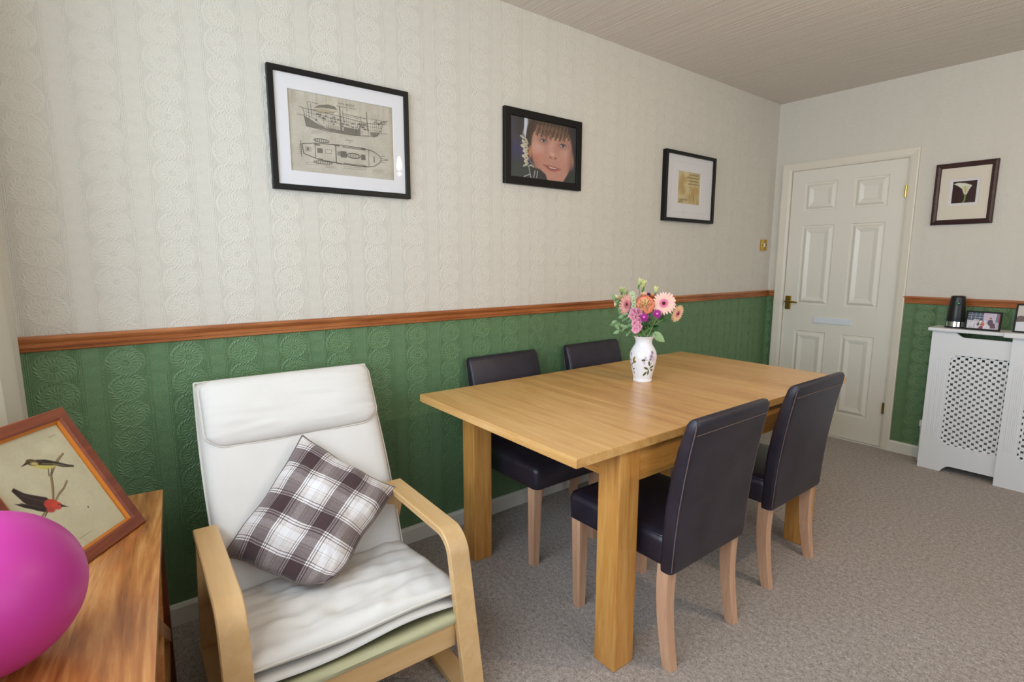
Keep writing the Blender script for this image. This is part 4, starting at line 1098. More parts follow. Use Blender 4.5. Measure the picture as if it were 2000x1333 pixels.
def foliage(label, tip, k, mat, n, L, W, spread, name='foliage_sprig'):
    e = head(name, label, 'foliage', tip); o = Vector(e.location)
    a = 2.4*k; b0 = MOUTH+Vector((.024*math.cos(a), .024*math.sin(a), 0))-o; mid = b0*.45+Vector((0, 0, .02))
    bm = BM(); sp = [b0*(1-t)**2+mid*2*t*(1-t)+Vector((0, 0, 0))*t*t for t in [i/8 for i in range(9)]]
    tube(bm, [Vector((VX, VY, VZ+.03))-o]+sp, .0014, 6); obj('stem', bm, M_stem, e, True)
    for i in range(n):
        t = .30+.72*i/n; p = b0*(1-t)**2+mid*2*t*(1-t) if t < 1 else Vector((0, 0, 0))
        d = Vector((random.uniform(-1, 1), random.uniform(-1, 1), random.uniform(-.5, .8)))*spread+CR*random.uniform(-.7, .7)
        bm = BM(); leaf_mesh(bm, p, d, TOCAM+Vector((random.uniform(-.5, .5), random.uniform(-.5, .5), .5)), L*random.uniform(.7, 1.2), W*random.uniform(.8, 1.15))
        obj('leaf', bm, mat, e, True, 180, fixn=False)
foliage('grey green leafy sprig reaching highest at the left of the bouquet', (-.101, -.040, .372), 15, M_leaf_g, 24, .027, .017, 1)
foliage('grey green leafy sprig leaning furthest left, below the left gerbera', (-.066, -.088, .262), 16, M_leaf_g, 24, .027, .017, 1)
foliage('grey green sprig hanging lowest over the left rim of the vase', (-.030, -.072, .228), 17, M_leaf_g, 12, .026, .016, 1)
foliage('grey green sprig in the left middle of the bouquet', (-.060, -.050, .318), 18, M_leaf_g, 16, .026, .016, 1)
foliage('dark green leafy sprig behind the magenta button flowers', (.060, .105, .275), 19, M_leaf_d, 9, .042, .026, 1)
foliage('dark green leafy sprig in the middle of the bouquet', (.030, .050, .300), 20, M_leaf_d, 10, .040, .024, 1)
e = head('broad_leaf', 'single broad pale green leaf drooping over the right rim of the vase', 'leaf', (.052, .060, .222)); o = Vector(e.location)
bm = BM(); leaf_mesh(bm, Vector((0, 0, 0)), CR*.8-CU*.55, TOCAM+CU*.6, .072, .042, .05, .08); obj('leaf_blade', bm, M_leaf_p, e, True, 180, fixn=False)
bm = BM(); tube(bm, [MOUTH-o+Vector((0, 0, -.1)), MOUTH-o+CR*.02+Vector((0, 0, .012)), Vector((0, 0, 0)), CR*.02-CU*.013+TOCAM*.001], .0016, 6); obj('leaf_stalk', bm, M_stem, e, True)

# ================================================================ ARMCHAIR
AX, AY, ARZ = 0.62, -3.793, math.radians(-2.2)
arm = empty('armchair', 'bent birch armchair with off-white cotton cushions against the green wall', 'armchair', (AX, AY, 0), ARZ)
AO = Vector((AX, AY, 0))
def make_armchair():
    yo, w = 0.338, 0.066                   # outer half width, strip width
    path = fillet([(0.372, 0.499), (0.852, 0.499), (0.952, 0.0), (0.20, 0.0)], [0, 0.085, 0.045, 0], 10)
    path = [Vector((p.x-AX, p.y)) for p in path]
    for s in (-1, 1):
        a, b = (s*yo, s*(yo-w)); bm = BM(); bentstrip(bm, path, min(a, b), max(a, b), 0.024)
        obj('arm_and_runner', bm, M_birch, arm, True, 35)
        bm = BM(); yc = s*(yo-w/2)             # rear post from the runner up to the arm
        loft(bm, [[(x-AX+dx, yc+dy, z) for dx, dy in ((-.014, -.03), (.014, -.03), (.014, .03), (-.014, .03))] for x, z in ((0.235, 0.023), (0.300, 0.24), (0.395, 0.474))]); obj('rear_post', bm, M_birch, arm)
        # back upright behind the cushion
        bm = BM(); yy = s*0.225+0.02
        loft(bm, [[(x-AX+dx, yy+dy, z) for dx, dy in ((-.012, -.016), (.012, -.016), (.012, .016), (-.012, .016))] for x, z in ((0.400, 0.165), (0.345, 0.245), (0.075, 0.78), (0.038, 0.86))]); obj('back_upright', bm, M_birch, arm)
        bm = BM(); box(bm, (0.33-AX, s*0.262-0.012, 0.172), (0.862-AX, s*0.262+0.012, 0.212), 0.003); obj('seat_rail', bm, M_birch, arm)
    bm = BM(); box(bm, (0.858-AX, -yo+w-0.004, 0.160), (0.882-AX, yo-w+0.004, 0.246), 0.003); obj('front_rail', bm, M_birch_y, arm)
    bm = BM(); box(bm, (0.27-AX, -yo+0.02, 0.185), (0.292-AX, yo-0.02, 0.245), 0.003); obj('rear_rail', bm, M_birch_y, arm)
    bm = BM(); box(bm, (0.030-AX, -0.215, 0.80), (0.052-AX, 0.245, 0.86), 0.003); obj('top_rail', bm, M_birch_y, arm)
    # canvas sling under the cushion, wrapping over the front rail
    bm = BM(); nv = 10; rings = []
    for i in range(nv+1):
        y = -0.292+0.584*i/nv; sg = 0.016*math.sin(PI*i/nv)
        rings.append([(0.33-AX, y, .200-sg), (0.60-AX, y, .212-sg), (0.80-AX, y, .236-sg*.6), (0.862-AX, y, .262-sg*.3), (0.884-AX, y, .262-sg*.3), (0.892-AX, y, .250), (0.888-AX, y, .237), (0.872-AX, y, .242-sg*.2), (0.80-AX, y, .226-sg*.6), (0.60-AX, y, .204-sg), (0.33-AX, y, .192-sg)])
    loft(bm, rings); obj('seat_sling', bm, M_sling, arm, True, 60, label='pale green canvas sling')
    def nz(p, s, a): return a*noise.noise(Vector(p)*s)
    # seat cushion
    def edge(u, v, p=6): return max(0.0, (1-abs(2*u-1)**p))**.45*max(0.0, (1-abs(2*v-1)**p))**.45
    SW = 0.306
    def Ps(u, v):                          # u lateral, v back->front
        x = 0.375+(0.862-0.375)*v; y = (-1+2*u)*(SW+0.006*math.sin(v*PI))
        z = 0.258+0.062*v-0.012*math.sin(PI*v)*math.sin(PI*u)-0.010*v*v
        z += 0.004*math.sin(u*9+1)*v
        return Vector((x-AX, y+0.006, z+0.010*v)), Vector((-0.10, 0, 1)).normalized()
    def ths(u, v):
        wr = nz((u*3.2, v*9.0, 1.3), 1.0, .009)+nz((u*12, v*6+u*6, 4.1), 1.0, .0065)+nz((u*5-v*9, v*14+u*4, 2.1), 1.0, .005)+.005*math.sin(v*26+u*5+3*noise.noise(Vector((u*3, v*3, 0))))*v**2
        t = 0.036*edge(u, v); return t+wr*min(1, edge(u, v)*1.2), t*0.8
    bm = BM(); pad(bm, Ps, ths, 56, 56); obj('seat_cushion', bm, M_canvas, arm, True, 180)
    bm = BM(); pts = [Ps(t, 1) for t in np.linspace(0, 1, 30)]; tube(bm, [p+Vector((.002, 0, 0)) for p, n in pts], .0035, 8); tube(bm, [Ps(0, t)[0] for t in np.linspace(0, 1, 20)], .0035, 8); tube(bm, [Ps(1, t)[0] for t in np.linspace(0, 1, 20)], .0035, 8)
    obj('seat_piping', bm, M_piping, arm, True)
    # flap layer under the seat cushion
    bm = BM()
    def Pf(u, v): p, n = Ps(u, .80+.2*v); return p-Vector((-.012*v, 0, .036+.006*math.sin(u*7))), n
    pad(bm, Pf, lambda u, v: (0.010*edge(u, v), 0.010*edge(u, v)), 30, 8); obj('cushion_underside_flap', bm, M_canvas, arm, True, 180)
    # back cushion
    B0, B1 = Vector((0.432-AX, 0, 0.262)), Vector((0.098-AX, 0, 0.893)); nb = Vector((0.884, 0, 0.468))
    def Pb(u, v):                          # v bottom -> top
        c = B0.lerp(B1, v); y = (-1+2*u)*(0.294+0.012*math.sin(PI*v*.9)-(0.0 if v < .9 else 0))
        return Vector((c.x, y+0.018, c.z)), nb
    def thb(u, v):
        t = 0.040*edge(u, v, 8); wr = (nz((u*6, v*4, 2), 1, .005)+nz((u*14, v*3, 8), 1, .0015))*edge(u, v); return t+wr, t
    bm = BM(); pad(bm, Pb, thb, 40, 50); obj('back_cushion', bm, M_canvas, arm, True, 180)
    bm = BM()
    loop = [Pb(0, t) for t in np.linspace(0, 1, 20)]+[Pb(t, 1) for t in np.linspace(0, 1, 16)]+[Pb(1, t) for t in np.linspace(1, 0, 20)]
    tube(bm, [p for p, n in loop], .0035, 8); obj('back_piping', bm, M_piping, arm, True)
    # headrest pillow over the top
    def Ph(u, v):
        vv = 0.665+0.325*v; c = B0.lerp(B1, vv)
        cu = abs(2*u-1); cv = abs(2*v-1)
        shrink = 1-0.035*max(0, cv-.78)/.22*1.2
        y = (-1+2*u)*0.292*shrink
        dz = -0.006*math.sin(u*PI)*(1-v)
        ha, hb = .292*shrink, .116; ro = .050 if v < .5 else .034     # rounded corners
        xx, zz_ = cu*ha-(ha-ro), cv*hb-(hb-ro)
        if xx > 0 and zz_ > 0:
            xx, zz_ = xx/ro, zz_/ro
            nx_, nz_ = xx*math.sqrt(1-zz_*zz_/2), zz_*math.sqrt(1-xx*xx/2)
            y = math.copysign(ha-ro+ro*nx_, 2*u-1); vv = .8275+math.copysign((hb-ro+ro*nz_)/hb*.1625, 2*v-1); c = B0.lerp(B1, vv)
        return Vector((c.x, y+0.018, c.z+dz))+nb*(0.040), nb
    def thh(u, v):
        ed = max(0, 1-abs(2*u-1)**5)**.55*max(0, 1-abs(2*v-1)**3.2)**.6
        eu = 1-abs(2*u-1)
        wr = (.0055*math.sin(v*55+4*noise.noise(Vector((u*4, v*4, 0))))*max(0, 1-eu*7)+nz((u*3, v*5, 9), 1, .007)+nz((u*5, v*14, 3), 1, .003))*ed
        return 0.048*ed+wr, 0.012*ed
    bm = BM(); pad(bm, Ph, thh, 60, 40); hr = obj('headrest_pillow', bm, M_canvas, arm, True, 180)
    bm = BM(); loop = [Ph(0, t) for t in np.linspace(1, 0, 14)]+[Ph(t, 0) for t in np.linspace(0, 1, 24)]+[Ph(1, t) for t in np.linspace(0, 1, 14)]
    tube(bm, [p for p, n in loop], .0040, 8); obj('pillow_piping', bm, M_piping, hr, True)
make_armchair()

# plaid cushion leaning in the armchair
def make_cushion():
    Tc, Rc, Bc, Lc = Vector((.290, -3.765, .700)), Vector((.452, -3.494, .494)), Vector((.668, -3.830, .318)), Vector((.392, -4.050, .407))
    cen = (Tc+Rc+Bc+Lc)/4; n0 = (Rc-Lc).cross(Tc-Bc).normalized()
    if n0.x < 0: n0.negate()
    def P(u, v):                           # u: T->R and L->B ; v: T->L
        p = (Tc*(1-u)*(1-v)+Rc*u*(1-v)+Bc*u*v+Lc*(1-u)*v)
        d = p-cen; k = 4*u*(1-u)+4*v*(1-v)       # pull edge midpoints in a little
        eu, ev = abs(2*u-1), abs(2*v-1); m = max(eu, ev)
        p = cen+d*(1-0.045*(1-min(eu, ev)**2)*m**4)
        q = Vector((u*3.1+9, v*3.1, 3)); p = p+(Rc-Lc).normalized()*(.013*noise.noise(q)*m)+(Tc-Bc).normalized()*(.013*noise.noise(q+Vector((7, 3, 1)))*m)
        k = max(0.0, (u+v-1.66)/.34); p = p-(Bc-cen)*(.17*k*k)+n0*(.012*k)
        k = max(0.0, (1-u-v-.72)/.28); p = p+n0*(.012*k)
        return p-cen, n0
    def th(u, v):
        e_ = (max(0, 1-abs(2*u-1)**2.6)*max(0, 1-abs(2*v-1)**2.6))**.55
        wr = (.018*noise.noise(Vector((u*3.2, v*3.2, 5)))+.008*noise.noise(Vector((u*7, v*7, 2)))+.003*noise.noise(Vector((u*16, v*16, 7))))*min(1, e_*2)
        # creases towards the lower corner
        cr = -.010*math.exp(-((u-v*.35-.58)/.035)**2)*max(0, v-.62)*3
        return .070*e_+wr+cr, .034*e_
    bm = BM(); pad(bm, P, th, 90, 90, uv=lambda u, v: (u, v))
    e = empty('throw_cushion', 'brown and white plaid cushion propped on its corner in the armchair', 'cushion', cen)
    obj('cushion_cover', bm, M_plaid, e, True, 180)
    bm = BM(); loop = [P(t, 0)[0] for t in np.linspace(0, 1, 20)]+[P(1, t)[0] for t in np.linspace(0, 1, 20)]+[P(t, 1)[0] for t in np.linspace(1, 0, 20)]+[P(0, t)[0] for t in np.linspace(1, 0, 20)]
    tube(bm, loop, .0030, 6); obj('cushion_seam', bm, new_mat('brown_seam', rgb(120, 104, 98), .9), e, True)
make_cushion()

# ================================================================ CONSOLE TABLE, BALLOON, BIRD PRINT
def make_console():
    e = empty('console_table', 'low glossy wooden console table under the window', 'table', (0.285, -4.180, 0), math.radians(-6))
    L, D, Z = 1.32, 0.40, 0.62
    bm = BM(); box(bm, (0, -D, Z-0.026), (L, 0, Z), 0.002); obj('console_top', bm, M_acacia, e)
    for x in (0.004, L-0.044):
        for y in (-0.052, -D+0.012):
            bm = BM(); box(bm, (x, y, 0), (x+0.040, y+0.040, Z-0.026), 0.002); obj('leg', bm, M_mahog, e)
    for y in (-0.044, -D+0.018):
        bm = BM(); box(bm, (0.044, y, 0.12), (L-0.044, y+0.026, 0.15), 0.002); obj('stretcher', bm, M_acacia_x, e)
    for x in (0.012, L-0.038):
        bm = BM(); box(bm, (x, -D+0.05, 0.12), (x+0.026, -0.052, 0.15), 0.002); obj('stretcher', bm, M_acacia_x, e)
    bm = BM(); box(bm, (0.044, -D+0.02, 0.15), (L-0.044, -0.02, 0.166), 0.002); obj('shelf', bm, M_acacia, e)
    # X braces on the long side that faces the armchair
    for (xa, xb) in ((0.05, 0.64), (0.68, 1.27)):
        for (za, zb), yb in (((0.17, 0.585), -0.038), ((0.585, 0.17), -0.0375)):
            bm = BM(); d = Vector((xb-xa, 0, zb-za)).normalized(); nn = Vector((-d.z, 0, d.x))*0.018
            p, q = Vector((xa, yb, za)), Vector((xb, yb, zb))
            loft(bm, [[r_-nn, r_+nn, r_+nn+Vector((0, 0.024, 0)), r_-nn+Vector((0, 0.024, 0))] for r_ in (p, q)]); obj('brace', bm, M_acacia_x, e)
make_console()
def make_bird():
    W, H = 0.295, 0.361
    P0 = Vector((0.501, -4.239, 0.6215)); ex = Vector((-.798, .603, 0)); n = Vector((.521, .689, .504)).normalized()
    ex = (ex-n*ex.dot(n)).normalized(); uz = n.cross(ex)*-1
    if uz.z < 0: uz = -uz
    c = P0-ex*(W/2)+uz*(H/2)
    e = empty('picture_frame', 'reddish wooden framed print of two birds leaning on the console table', 'picture')
    Mx = Matrix((ex, -n, uz)).transposed().to_4x4(); Mx.translation = c; e.matrix_world = Mx
    bm = BM(); ringframe(bm, W, H, 0.030, -0.004, 0.016, prof=[(0, .016), (0, -.002), (.002, -.004), (.024, -.004), (.026, -.002), (.030, .002), (.030, .016)]); obj('frame_moulding', bm, M_redwood, e)
    bm = BM(); ringframe(bm, W-.058, H-.058, .006, .001, .012, prof=[(0, .012), (0, .001), (.006, .005), (.006, .012)]); obj('gilt_slip', bm, M_gilt, e, label='amber gilt inner slip')
    bm = BM(); box(bm, (-W/2+.01, .012, -H/2+.01), (W/2-.01, .016, H/2-.01)); obj('backing_board', bm, M_mount_c, e)
    bm = BM()                              # easel strut down to the table behind
    top = Vector((0, .016, .06)); inv = Mx.inverted(); ft = inv @ Vector((c.x-n.x*.20, c.y-n.y*.20, .6215)); s = Vector((.025, 0, 0)); k = Vector((0, .003, 0))
    loft(bm, [[top-s, top+s, top+s+k, top-s+k], [ft-s, ft+s, ft+s+k, ft-s+k]]); obj('easel_strut', bm, M_mount_c, e)
    w, h = W-.056, H-.056; ox, oz = .028, .028
    cv = Canvas(w, h, 260, (204, 196, 164)); cv.grain(4, 2, 30); cv.grain(2, 8, 5)
    P = lambda p: (p[0]-ox, p[1]-oz)
    tw, tw2, bk = (150, 128, 96), (122, 100, 74), (44, 36, 34)
    cv.line([P(q) for q in ((.227, .252), (.205, .244), (.187, .233), (.166, .218), (.150, .190), (.130, .160), (.084, .141))], .0055, tw)
    cv.line([P(q) for q in ((.227, .251), (.190, .2325), (.168, .217), (.152, .188), (.131, .159))], .0018, tw2)
    cv.line([P(q) for q in ((.190, .188), (.172, .176), (.154, .170), (.134, .158))], .0050, tw); cv.line([P(q) for q in ((.189, .186), (.155, .168))], .0016, tw2)
    # upper bird: yellow belly, brown back, facing left
    cv.poly([P(q) for q in ((.136, .258), (.150, .243), (.165, .233), (.185, .230), (.200, .233), (.196, .243), (.175, .252), (.155, .262))], (206, 194, 110), soft=.003)
    cv.poly([P(q) for q in ((.146, .262), (.158, .264), (.178, .256), (.200, .240), (.218, .224), (.232, .2155), (.229, .211), (.205, .222), (.190, .234), (.172, .242), (.156, .250))], (70, 60, 48), soft=.002)
    cv.ell(*P((.146, .262)), .0135, .0085, (104, 86, 58), -.55); cv.ell(*P((.149, .257)), .008, .004, (196, 184, 120), -.4, .003); cv.poly([P(q) for q in ((.117, .262), (.135, .268), (.137, .262))], bk); cv.ell(*P((.140, .265)), .0016, .0016, (16, 14, 12))
    cv.line([P(q) for q in ((.165, .250), (.190, .238), (.210, .224))], .002, (150, 138, 106), .8); cv.line([P(q) for q in ((.170, .256), (.196, .240), (.222, .220))], .0016, (36, 30, 26), .8)
    cv.line([P(q) for q in ((.170, .233), (.160, .217))], .0016, bk); cv.line([P(q) for q in ((.178, .231), (.168, .216))], .0016, bk)
    # lower bird: black body, red head, facing right
    cv.poly([P(q) for q in ((.066, .222), (.074, .226), (.086, .206), (.102, .192), (.122, .176), (.128, .160), (.116, .145), (.098, .148), (.084, .160), (.072, .190))], (52, 36, 34), soft=.002)
    cv.poly([P(q) for q in ((.054, .194), (.070, .186), (.096, .160), (.104, .150), (.090, .156), (.066, .178))], (40, 30, 30), soft=.002)
    cv.ell(*P((.122, .156)), .017, .013, (196, 64, 52), -.6); cv.ell(*P((.131, .148)), .012, .010, (206, 74, 58), -.5); cv.ell(*P((.112, .146)), .010, .006, (176, 66, 56), -.5, .004)
    cv.poly([P(q) for q in ((.139, .149), (.153, .132), (.138, .140))], (62, 52, 48)); cv.ell(*P((.136, .148)), .0014, .0014, (16, 12, 12))
    cv.line([P(q) for q in ((.078, .205), (.096, .184), (.114, .166))], .0018, (92, 62, 54), .8); cv.line([P(q) for q in ((.066, .190), (.086, .172), (.100, .158))], .0016, (90, 66, 58), .8)
    cv.line([P(q) for q in ((.104, .146), (.092, .139))], .0016, bk)
    cv.ell(*P((.194, .109)), .0018, .0024, (70, 62, 50)); cv.line([P(q) for q in ((.125, .056), (.165, .056))], .0014, (120, 110, 92), .6); cv.line([P(q) for q in ((.222, .302), (.242, .302))], .0014, (110, 100, 84), .7)
    canvas_obj('print', cv, .0095, M_print, e, label='aged print of a yellow-bellied bird above a red-headed bird')
    glass(e, W-.058, H-.058, .0065)
make_bird()
def make_balloon():
    e = empty('balloon', 'bright pink balloon resting on the console table', 'balloon', (0.978, -4.484, 0.7605))
    bm = BM(); prof = []
    for i in range(41):
        t = PI*i/40; r = 0.133*math.sin(t); z = 0.139*math.cos(t)
        prof.append((max(r, .0004), z))
    lathe(bm, prof, 64)
    bmesh.ops.rotate(bm, verts=bm.verts, cent=(0, 0, 0), matrix=Matrix.Rotation(math.radians(70), 3, 'X'))
    obj('balloon_skin', bm, M_balloon, e, True, 180)
    bm = BM(); d = Vector((0.15, -math.sin(math.radians(70)), -math.cos(math.radians(70))*.1)).normalized(); o = d*0.132
    tube(bm, [o-d*.004, o+d*.006, o+d*.010, o+d*.016, o+d*.024], [.010, .006, .004, .007, .010], 12); obj('balloon_neck', bm, M_balloon, e, True)
make_balloon()

# ================================================================ RADIATOR COVER AND WHAT STANDS ON IT
def make_radcover():
    e = empty('radiator_cover', 'white radiator cover cabinet with lattice grilles below the pine rail', 'cabinet', (0, 0, 0))
    xl, xm, xr = 1.152, 1.528, 2.10
    yf = -0.192; zt = 0.882
    bm = BM(); box(bm, (1.133, -0.218, zt), (1.500, -0.002, zt+0.020), 0.006, 3); obj('top_shelf', bm, M_rad, e)
    bm = BM(); box(bm, (1.490, -0.240, zt-0.004), (xr+.03, -0.002, zt+0.024), 0.006, 3); obj('top_shelf', bm, M_rad, e)
    bm = BM(); box(bm, (xl, yf+.018, 0), (xl+0.018, -0.018, zt)); obj('side_panel', bm, M_rad, e)
    def front(x0, x1, y, gx0, gx1, gz0, gz1, cut, arch, name, cr=0.028):
        """board with a chamfered opening, bottom arch and a hand cut-out at the top"""
        th = 0.018; ch = 0.028; bm = BM()
        outer = [(x0, 0.0)]
        if arch:
            ax0, ax1 = arch; outer += [(ax0, 0.0)]
            for k in range(1, 8): outer.append((ax0+.045*k/8, .042*math.sin(PI/2*k/8)))
            outer += [(ax0+.05, .043), (min(ax1, x1), .043)]
            if ax1 < x1:
                for k in range(7, 0, -1): outer.append((ax1+.045*(1-k/8), .042*math.sin(PI/2*k/8)))
                outer += [(ax1+.05, 0), (x1, 0)]
        else: outer += [(x1, 0.0)]
        if cut:
            cx0, cx1 = cut
            outer += [(x1, zt-.030 if cx1 >= x1 else zt)]
            if cx1 < x1: outer += [(cx1+.04, zt)]+[(cx1+.04*(1-k/8), zt-.030*math.sin(PI/2*k/8)) for k in range(1, 8)]+[(cx1, zt-.030)]
            outer += [(cx0+.045, zt-.030)]+[(cx0+.045*k/8, zt-.030*math.sin(PI/2*k/8)) for k in range(7, 0, -1)]+[(cx0, zt), (x0, zt)]
        else: outer += [(x1, zt), (x0, zt)]
        inner = [(gx0+ch, gz0), (gx1-cr, gz0), (gx1, gz0+cr), (gx1, gz1-cr), (gx1-cr, gz1), (gx0+ch, gz1), (gx0, gz1-ch), (gx0, gz0+ch)]
        def loop(pts, yy):
            vs = [bm.verts.new((a, yy, b)) for a, b in pts]; return vs, [bm.edges.new((vs[i], vs[(i+1) % len(vs)])) for i in range(len(vs))]
        L = {}
        for yy in (y, y+th):
            a, ea = loop(outer, yy); b, eb = loop(inner, yy); L[yy] = (a, b)
            bmesh.ops.triangle_fill(bm, use_beauty=True, use_dissolve=False, edges=ea+eb)
        for k in (0, 1):
            p, q = L[y][k], L[y+th][k]
            for i in range(len(p)): bm.faces.new((p[i], p[(i+1) % len(p)], q[(i+1) % len(p)], q[i]))
        obj(name, bm, M_rad, e)
        # lattice of quatrefoil holes behind the opening
        bm = BM(); px, pz = 0.0385, 0.0365; yy = y+0.010; tk = 0.005
        nx, nz_ = int((gx1-gx0)/px)+2, int((gz1-gz0)/pz)+2
        def cell(cx, cz):
            N = 16; o_, h_ = [], []
            for k in range(N):
                t = 2*PI*k/N; ca, sa = math.cos(t), math.sin(t)
                s = 1/(abs(ca)/(px/2)+abs(sa)/(pz/2)); o_.append((cx+ca*s, cz+sa*s))
                rr = 0.0080-0.0022*math.cos(4*t); h_.append((cx+ca*rr, cz+sa*rr))
            f0 = [bm.verts.new((a, yy, b)) for a, b in o_]; f1 = [bm.verts.new((a, yy, b)) for a, b in h_]; f2 = [bm.verts.new((a, yy+tk, b)) for a, b in h_]; f3 = [bm.verts.new((a, yy+tk, b)) for a, b in o_]
            for k in range(N):
                m = (k+1) % N
                bm.faces.new((f0[k], f0[m], f1[m], f1[k])); bm.faces.new((f1[k], f1[m], f2[m], f2[k])); bm.faces.new((f2[k], f2[m], f3[m], f3[k]))
        for i in range(-1, nx+1):
            for j in range(-1, nz_+1):
                for (ox, oz) in ((0, 0), (px/2, pz/2)):
                    cx, cz = gx0+px*i+ox, gz0+pz*j+oz
                    if gx0-px*.3 <= cx <= gx1+px*.3 and gz0-pz*.3 <= cz <= gz1+pz*.3 and cx > x0+.025: cell(cx, cz)
        obj('lattice_grille', bm, M_rad, e, label='white lattice of small clover-shaped holes', fixn=False)
        # flutes beside the opening
        bm = BM()
        for s_ in ((x0+.022, gx0-.012),):
            wdt = (s_[1]-s_[0])
            for k in range(3):
                xx = s_[0]+wdt*(k+.5)/3
                for dx in (-.0045, .0045): box(bm, (xx+dx-.0016, y-.0022, .215), (xx+dx+.0016, y+.001, .715), .0006, 1)
        obj('fluted_bead', bm, M_rad, e)
    front(xl, xm, yf, 1.255, 1.5245, 0.175, 0.742, (1.268, xm), (1.268, xm), 'front_panel', 0.001)
    front(xm, xr, yf-.020, 1.612, 2.02, 0.175, 0.742, None, None, 'front_panel')
    bm = BM(); box(bm, (xm, yf-.0018, 0.001), (xm+.016, yf+.018, zt-.005)); obj('joint_panel', bm, M_rad, e)
    bm = BM(); box(bm, (xr-.018, yf+.018, 0), (xr, -.018, zt)); obj('side_panel', bm, M_rad, e)
make_radcover()
def make_radiator():
    e = empty('radiator', 'cream panel radiator seen through the lattice of the white cover', 'radiator', (0, 0, 0))
    m = new_mat('grey_radiator_enamel', rgb(188, 196, 190), .45)  # one even greyish enamel over panel and brackets
    bm = BM(); pts = []
    for i in range(64):
        x = 1.24+.78*i/63; d = .008*(1 if (i//2) % 2 else 0); pts.append((x, -.095-d))
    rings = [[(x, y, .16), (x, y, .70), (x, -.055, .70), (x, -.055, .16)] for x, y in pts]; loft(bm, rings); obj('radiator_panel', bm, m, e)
    bm = BM()
    for x in (1.32, 1.94): box(bm, (x-.02, -.056, .30), (x+.02, -.0, .60))
    obj('wall_bracket', bm, m, e)
    v = empty('radiator_valve', 'small white radiator valve beside the white cover near the floor', 'valve', (1.128, -.085, .245))
    bm = BM(); lathe(bm, [(.004, .036), (.013, .034), (.016, .026), (.0165, .0), (.014, -.010), (.010, -.014), (.010, -.030)], 18); obj('valve_head', bm, M_wplastic, v, True)
    bm = BM(); tube(bm, [(0, 0, -.02), (0, 0, -.243)], .0075, 10); tube(bm, [(0, 0, -.028), (.11, 0, -.028)], .009, 10); obj('valve_pipe', bm, M_wplastic, v, True)
make_radiator()
def make_device():
    e = empty('home_camera', 'black tapered cylinder device with round green lens and silver base on the radiator cover', 'device', (1.243, -.120, .9025))
    bm = BM(); lathe(bm, [(.0455, .040), (.046, .044), (.043, .09), (.0390, .14), (.0365, .182), (.0350, .192), (.030, .1965), (.002, .1975)], 40); obj('body', bm, M_plastic, e, True, 50)
    bm = BM(); lathe(bm, [(.051, .0), (.0515, .004), (.0515, .007), (.048, .010)], 40); obj('base_ring', bm, M_plastic, e, True, 50)
    bm = BM(); lathe(bm, [(.0475, .009), (.0455, .040)], 40); obj('base_band', bm, M_chrome, e, True, 50, label='shiny silver base band')
    d = Vector((.35, -1, 0)).normalized(); bm = BM()
    a, b, n = basis(d); c = d*.0375+Vector((0, 0, .152))
    loft(bm, [[c+n*h+(a*math.cos(2*PI*k/20)+b*math.sin(2*PI*k/20))*r for k in range(20)] for r, h in ((.0105, 0), (.0105, .0035), (.008, .004))]); ln = obj('lens_ring', bm, M_plastic, e, True, 40)
    bm = BM(); loft(bm, [[c+n*h+(a*math.cos(2*PI*k/16)+b*math.sin(2*PI*k/16))*r for k in range(16)] for r, h in ((.0045, .0035), (.0045, .0048), (.002, .0056))]); obj('lens', bm, M_lens, ln, True, label='small green lens')
make_device()
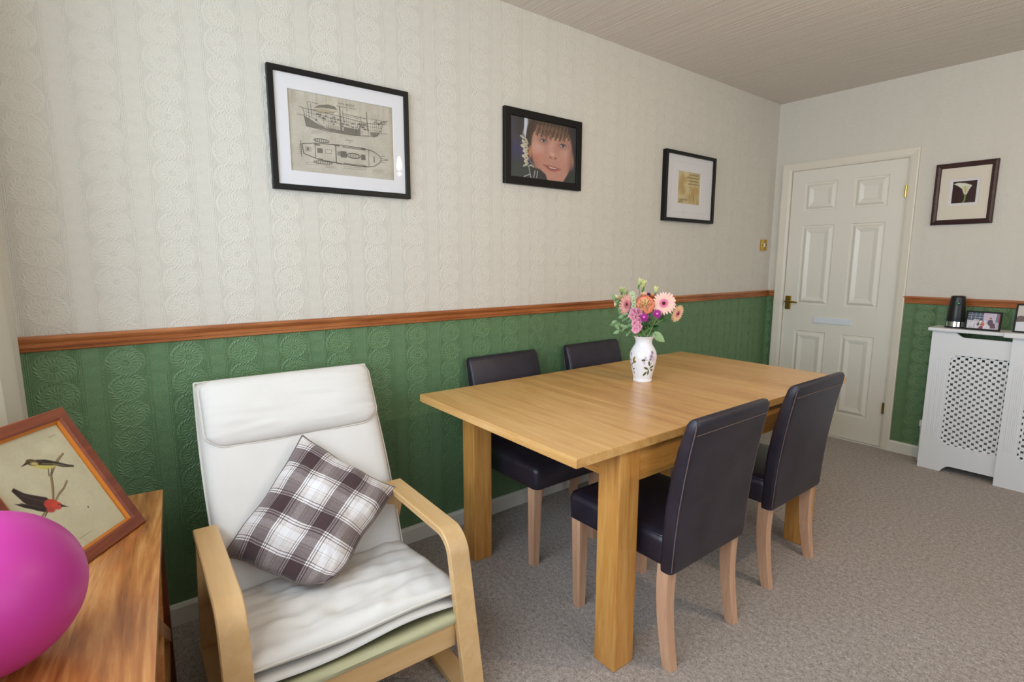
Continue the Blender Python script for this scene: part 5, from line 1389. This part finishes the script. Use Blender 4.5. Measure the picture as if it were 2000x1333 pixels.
def family_canvas():
    w, h = .146, .094; c = Canvas(w, h, 110, (206, 196, 204)); P = lambda fx, fy: (fx*w, (1-fy)*h)
    c.poly([P(0, 0), P(.5, 0), P(.5, .45), P(.42, .5), P(0, .48)], (74, 82, 100)); c.poly([P(.5, 0), P(.86, 0), P(.86, .55), P(.5, .45)], (204, 186, 204)); c.poly([P(.90, 0), P(.97, 0), P(.90, 1), P(.86, 1)], (96, 124, 160)); c.poly([P(.95, 0), P(1, 0), P(1, 1), P(.93, 1)], (176, 78, 76))
    for x in (.12, .25, .38): c.line([P(x, 0), P(x, .45)], .002, (186, 190, 200))
    for y in (.15, .3): c.line([P(0, y), P(.5, y)], .002, (186, 190, 200))
    c.poly([P(0, .55), P(1, .55), P(1, 1), P(0, 1)], (196, 190, 200), .8)
    for x, y, k in ((.28, .45, 1), (.50, .50, 1), (.36, .72, 1), (.12, .62, 1), (.62, .72, 1)):
        for j in range(4): c.line([P(x-.07, y+.07*j), P(x+.07, y+.07*j)], .003, (236, 232, 238)); 
        c.line([P(x-.07, y), P(x-.08, y+.4)], .003, (230, 226, 234)); c.line([P(x+.07, y), P(x+.08, y+.4)], .003, (230, 226, 234))
    for x, y, s, col in ((.73, .36, .06, (92, 66, 96)), (.50, .55, .045, (206, 110, 84)), (.46, .80, .05, (130, 60, 80)), (.36, .62, .03, (96, 76, 86))):
        c.ell(*P(x, y+.22*s/.06), s*w*1.4, s*h*3.2, col); c.ell(*P(x, y-.02), s*w*.6, s*h*1.1, (206, 160, 140)); c.ell(*P(x, y-.05), s*w*.6, s*h*.6, (88, 62, 52))
    c.poly([P(.70, .60), P(.86, .62), P(.92, .92), P(.76, .95)], (96, 58, 72)); c.grain(4, 2, 2); return c
def stand_frame(label, P0, rz, W, H, b, cv, lean):
    e = empty('photo_frame', label, 'picture', P0, 0); Mx = Matrix.Translation(P0) @ Matrix.Rotation(rz, 4, 'Z') @ Matrix.Rotation(-lean, 4, 'X') @ Matrix.Translation((0, 0, H/2)); e.matrix_world = Mx
    bm = BM(); ringframe(bm, W, H, b, -.010, .004, .0015); obj('frame_moulding', bm, M_black, e)
    bm = BM(); box(bm, (-W/2+.004, .0, -H/2+.004), (W/2-.004, .004, H/2-.004)); obj('backing_board', bm, M_black, e)
    canvas_obj('print', cv, -.004, M_screen, e)
    inv = Mx.inverted(); ft = inv @ (Mx @ Vector((0, 0, -H/2))+Matrix.Rotation(rz, 3, 'Z') @ Vector((0, .050, 0))); top = Vector((0, .004, .01)); s = Vector((.014, 0, 0)); k = Vector((0, .002, 0))
    bm = BM(); loft(bm, [[top-s, top+s, top+s+k, top-s+k], [ft-s, ft+s, ft+s+k, ft-s+k]]); obj('easel_strut', bm, M_black, e)
    return e
stand_frame('small black framed family photograph beside the black tapered device', Vector((1.379, -.165, .9030)), -.03, .164, .112, .008, family_canvas(), .16)
def photo2():
    w, h = .124, .145; c = Canvas(w, h, 90, (206, 196, 186)); P = lambda fx, fy: (fx*w, (1-fy)*h)
    c.ell(*P(.55, .22), .03, .034, (120, 84, 66)); c.ell(*P(.55, .28), .022, .028, (206, 160, 136)); c.ell(*P(.16, .55), .024, .022, (96, 74, 62)); c.ell(*P(.6, .75), .045, .05, (232, 230, 232)); c.poly([P(0, .65), P(.3, .62), P(.4, 1), P(0, 1)], (216, 216, 220)); c.line([P(.3, .55), P(.6, .5)], .008, (196, 150, 128)); return c
stand_frame('upright black framed photograph at the right end of the radiator cover', Vector((1.585, -.165, .9070)), -.02, .140, .162, .008, photo2(), .16)
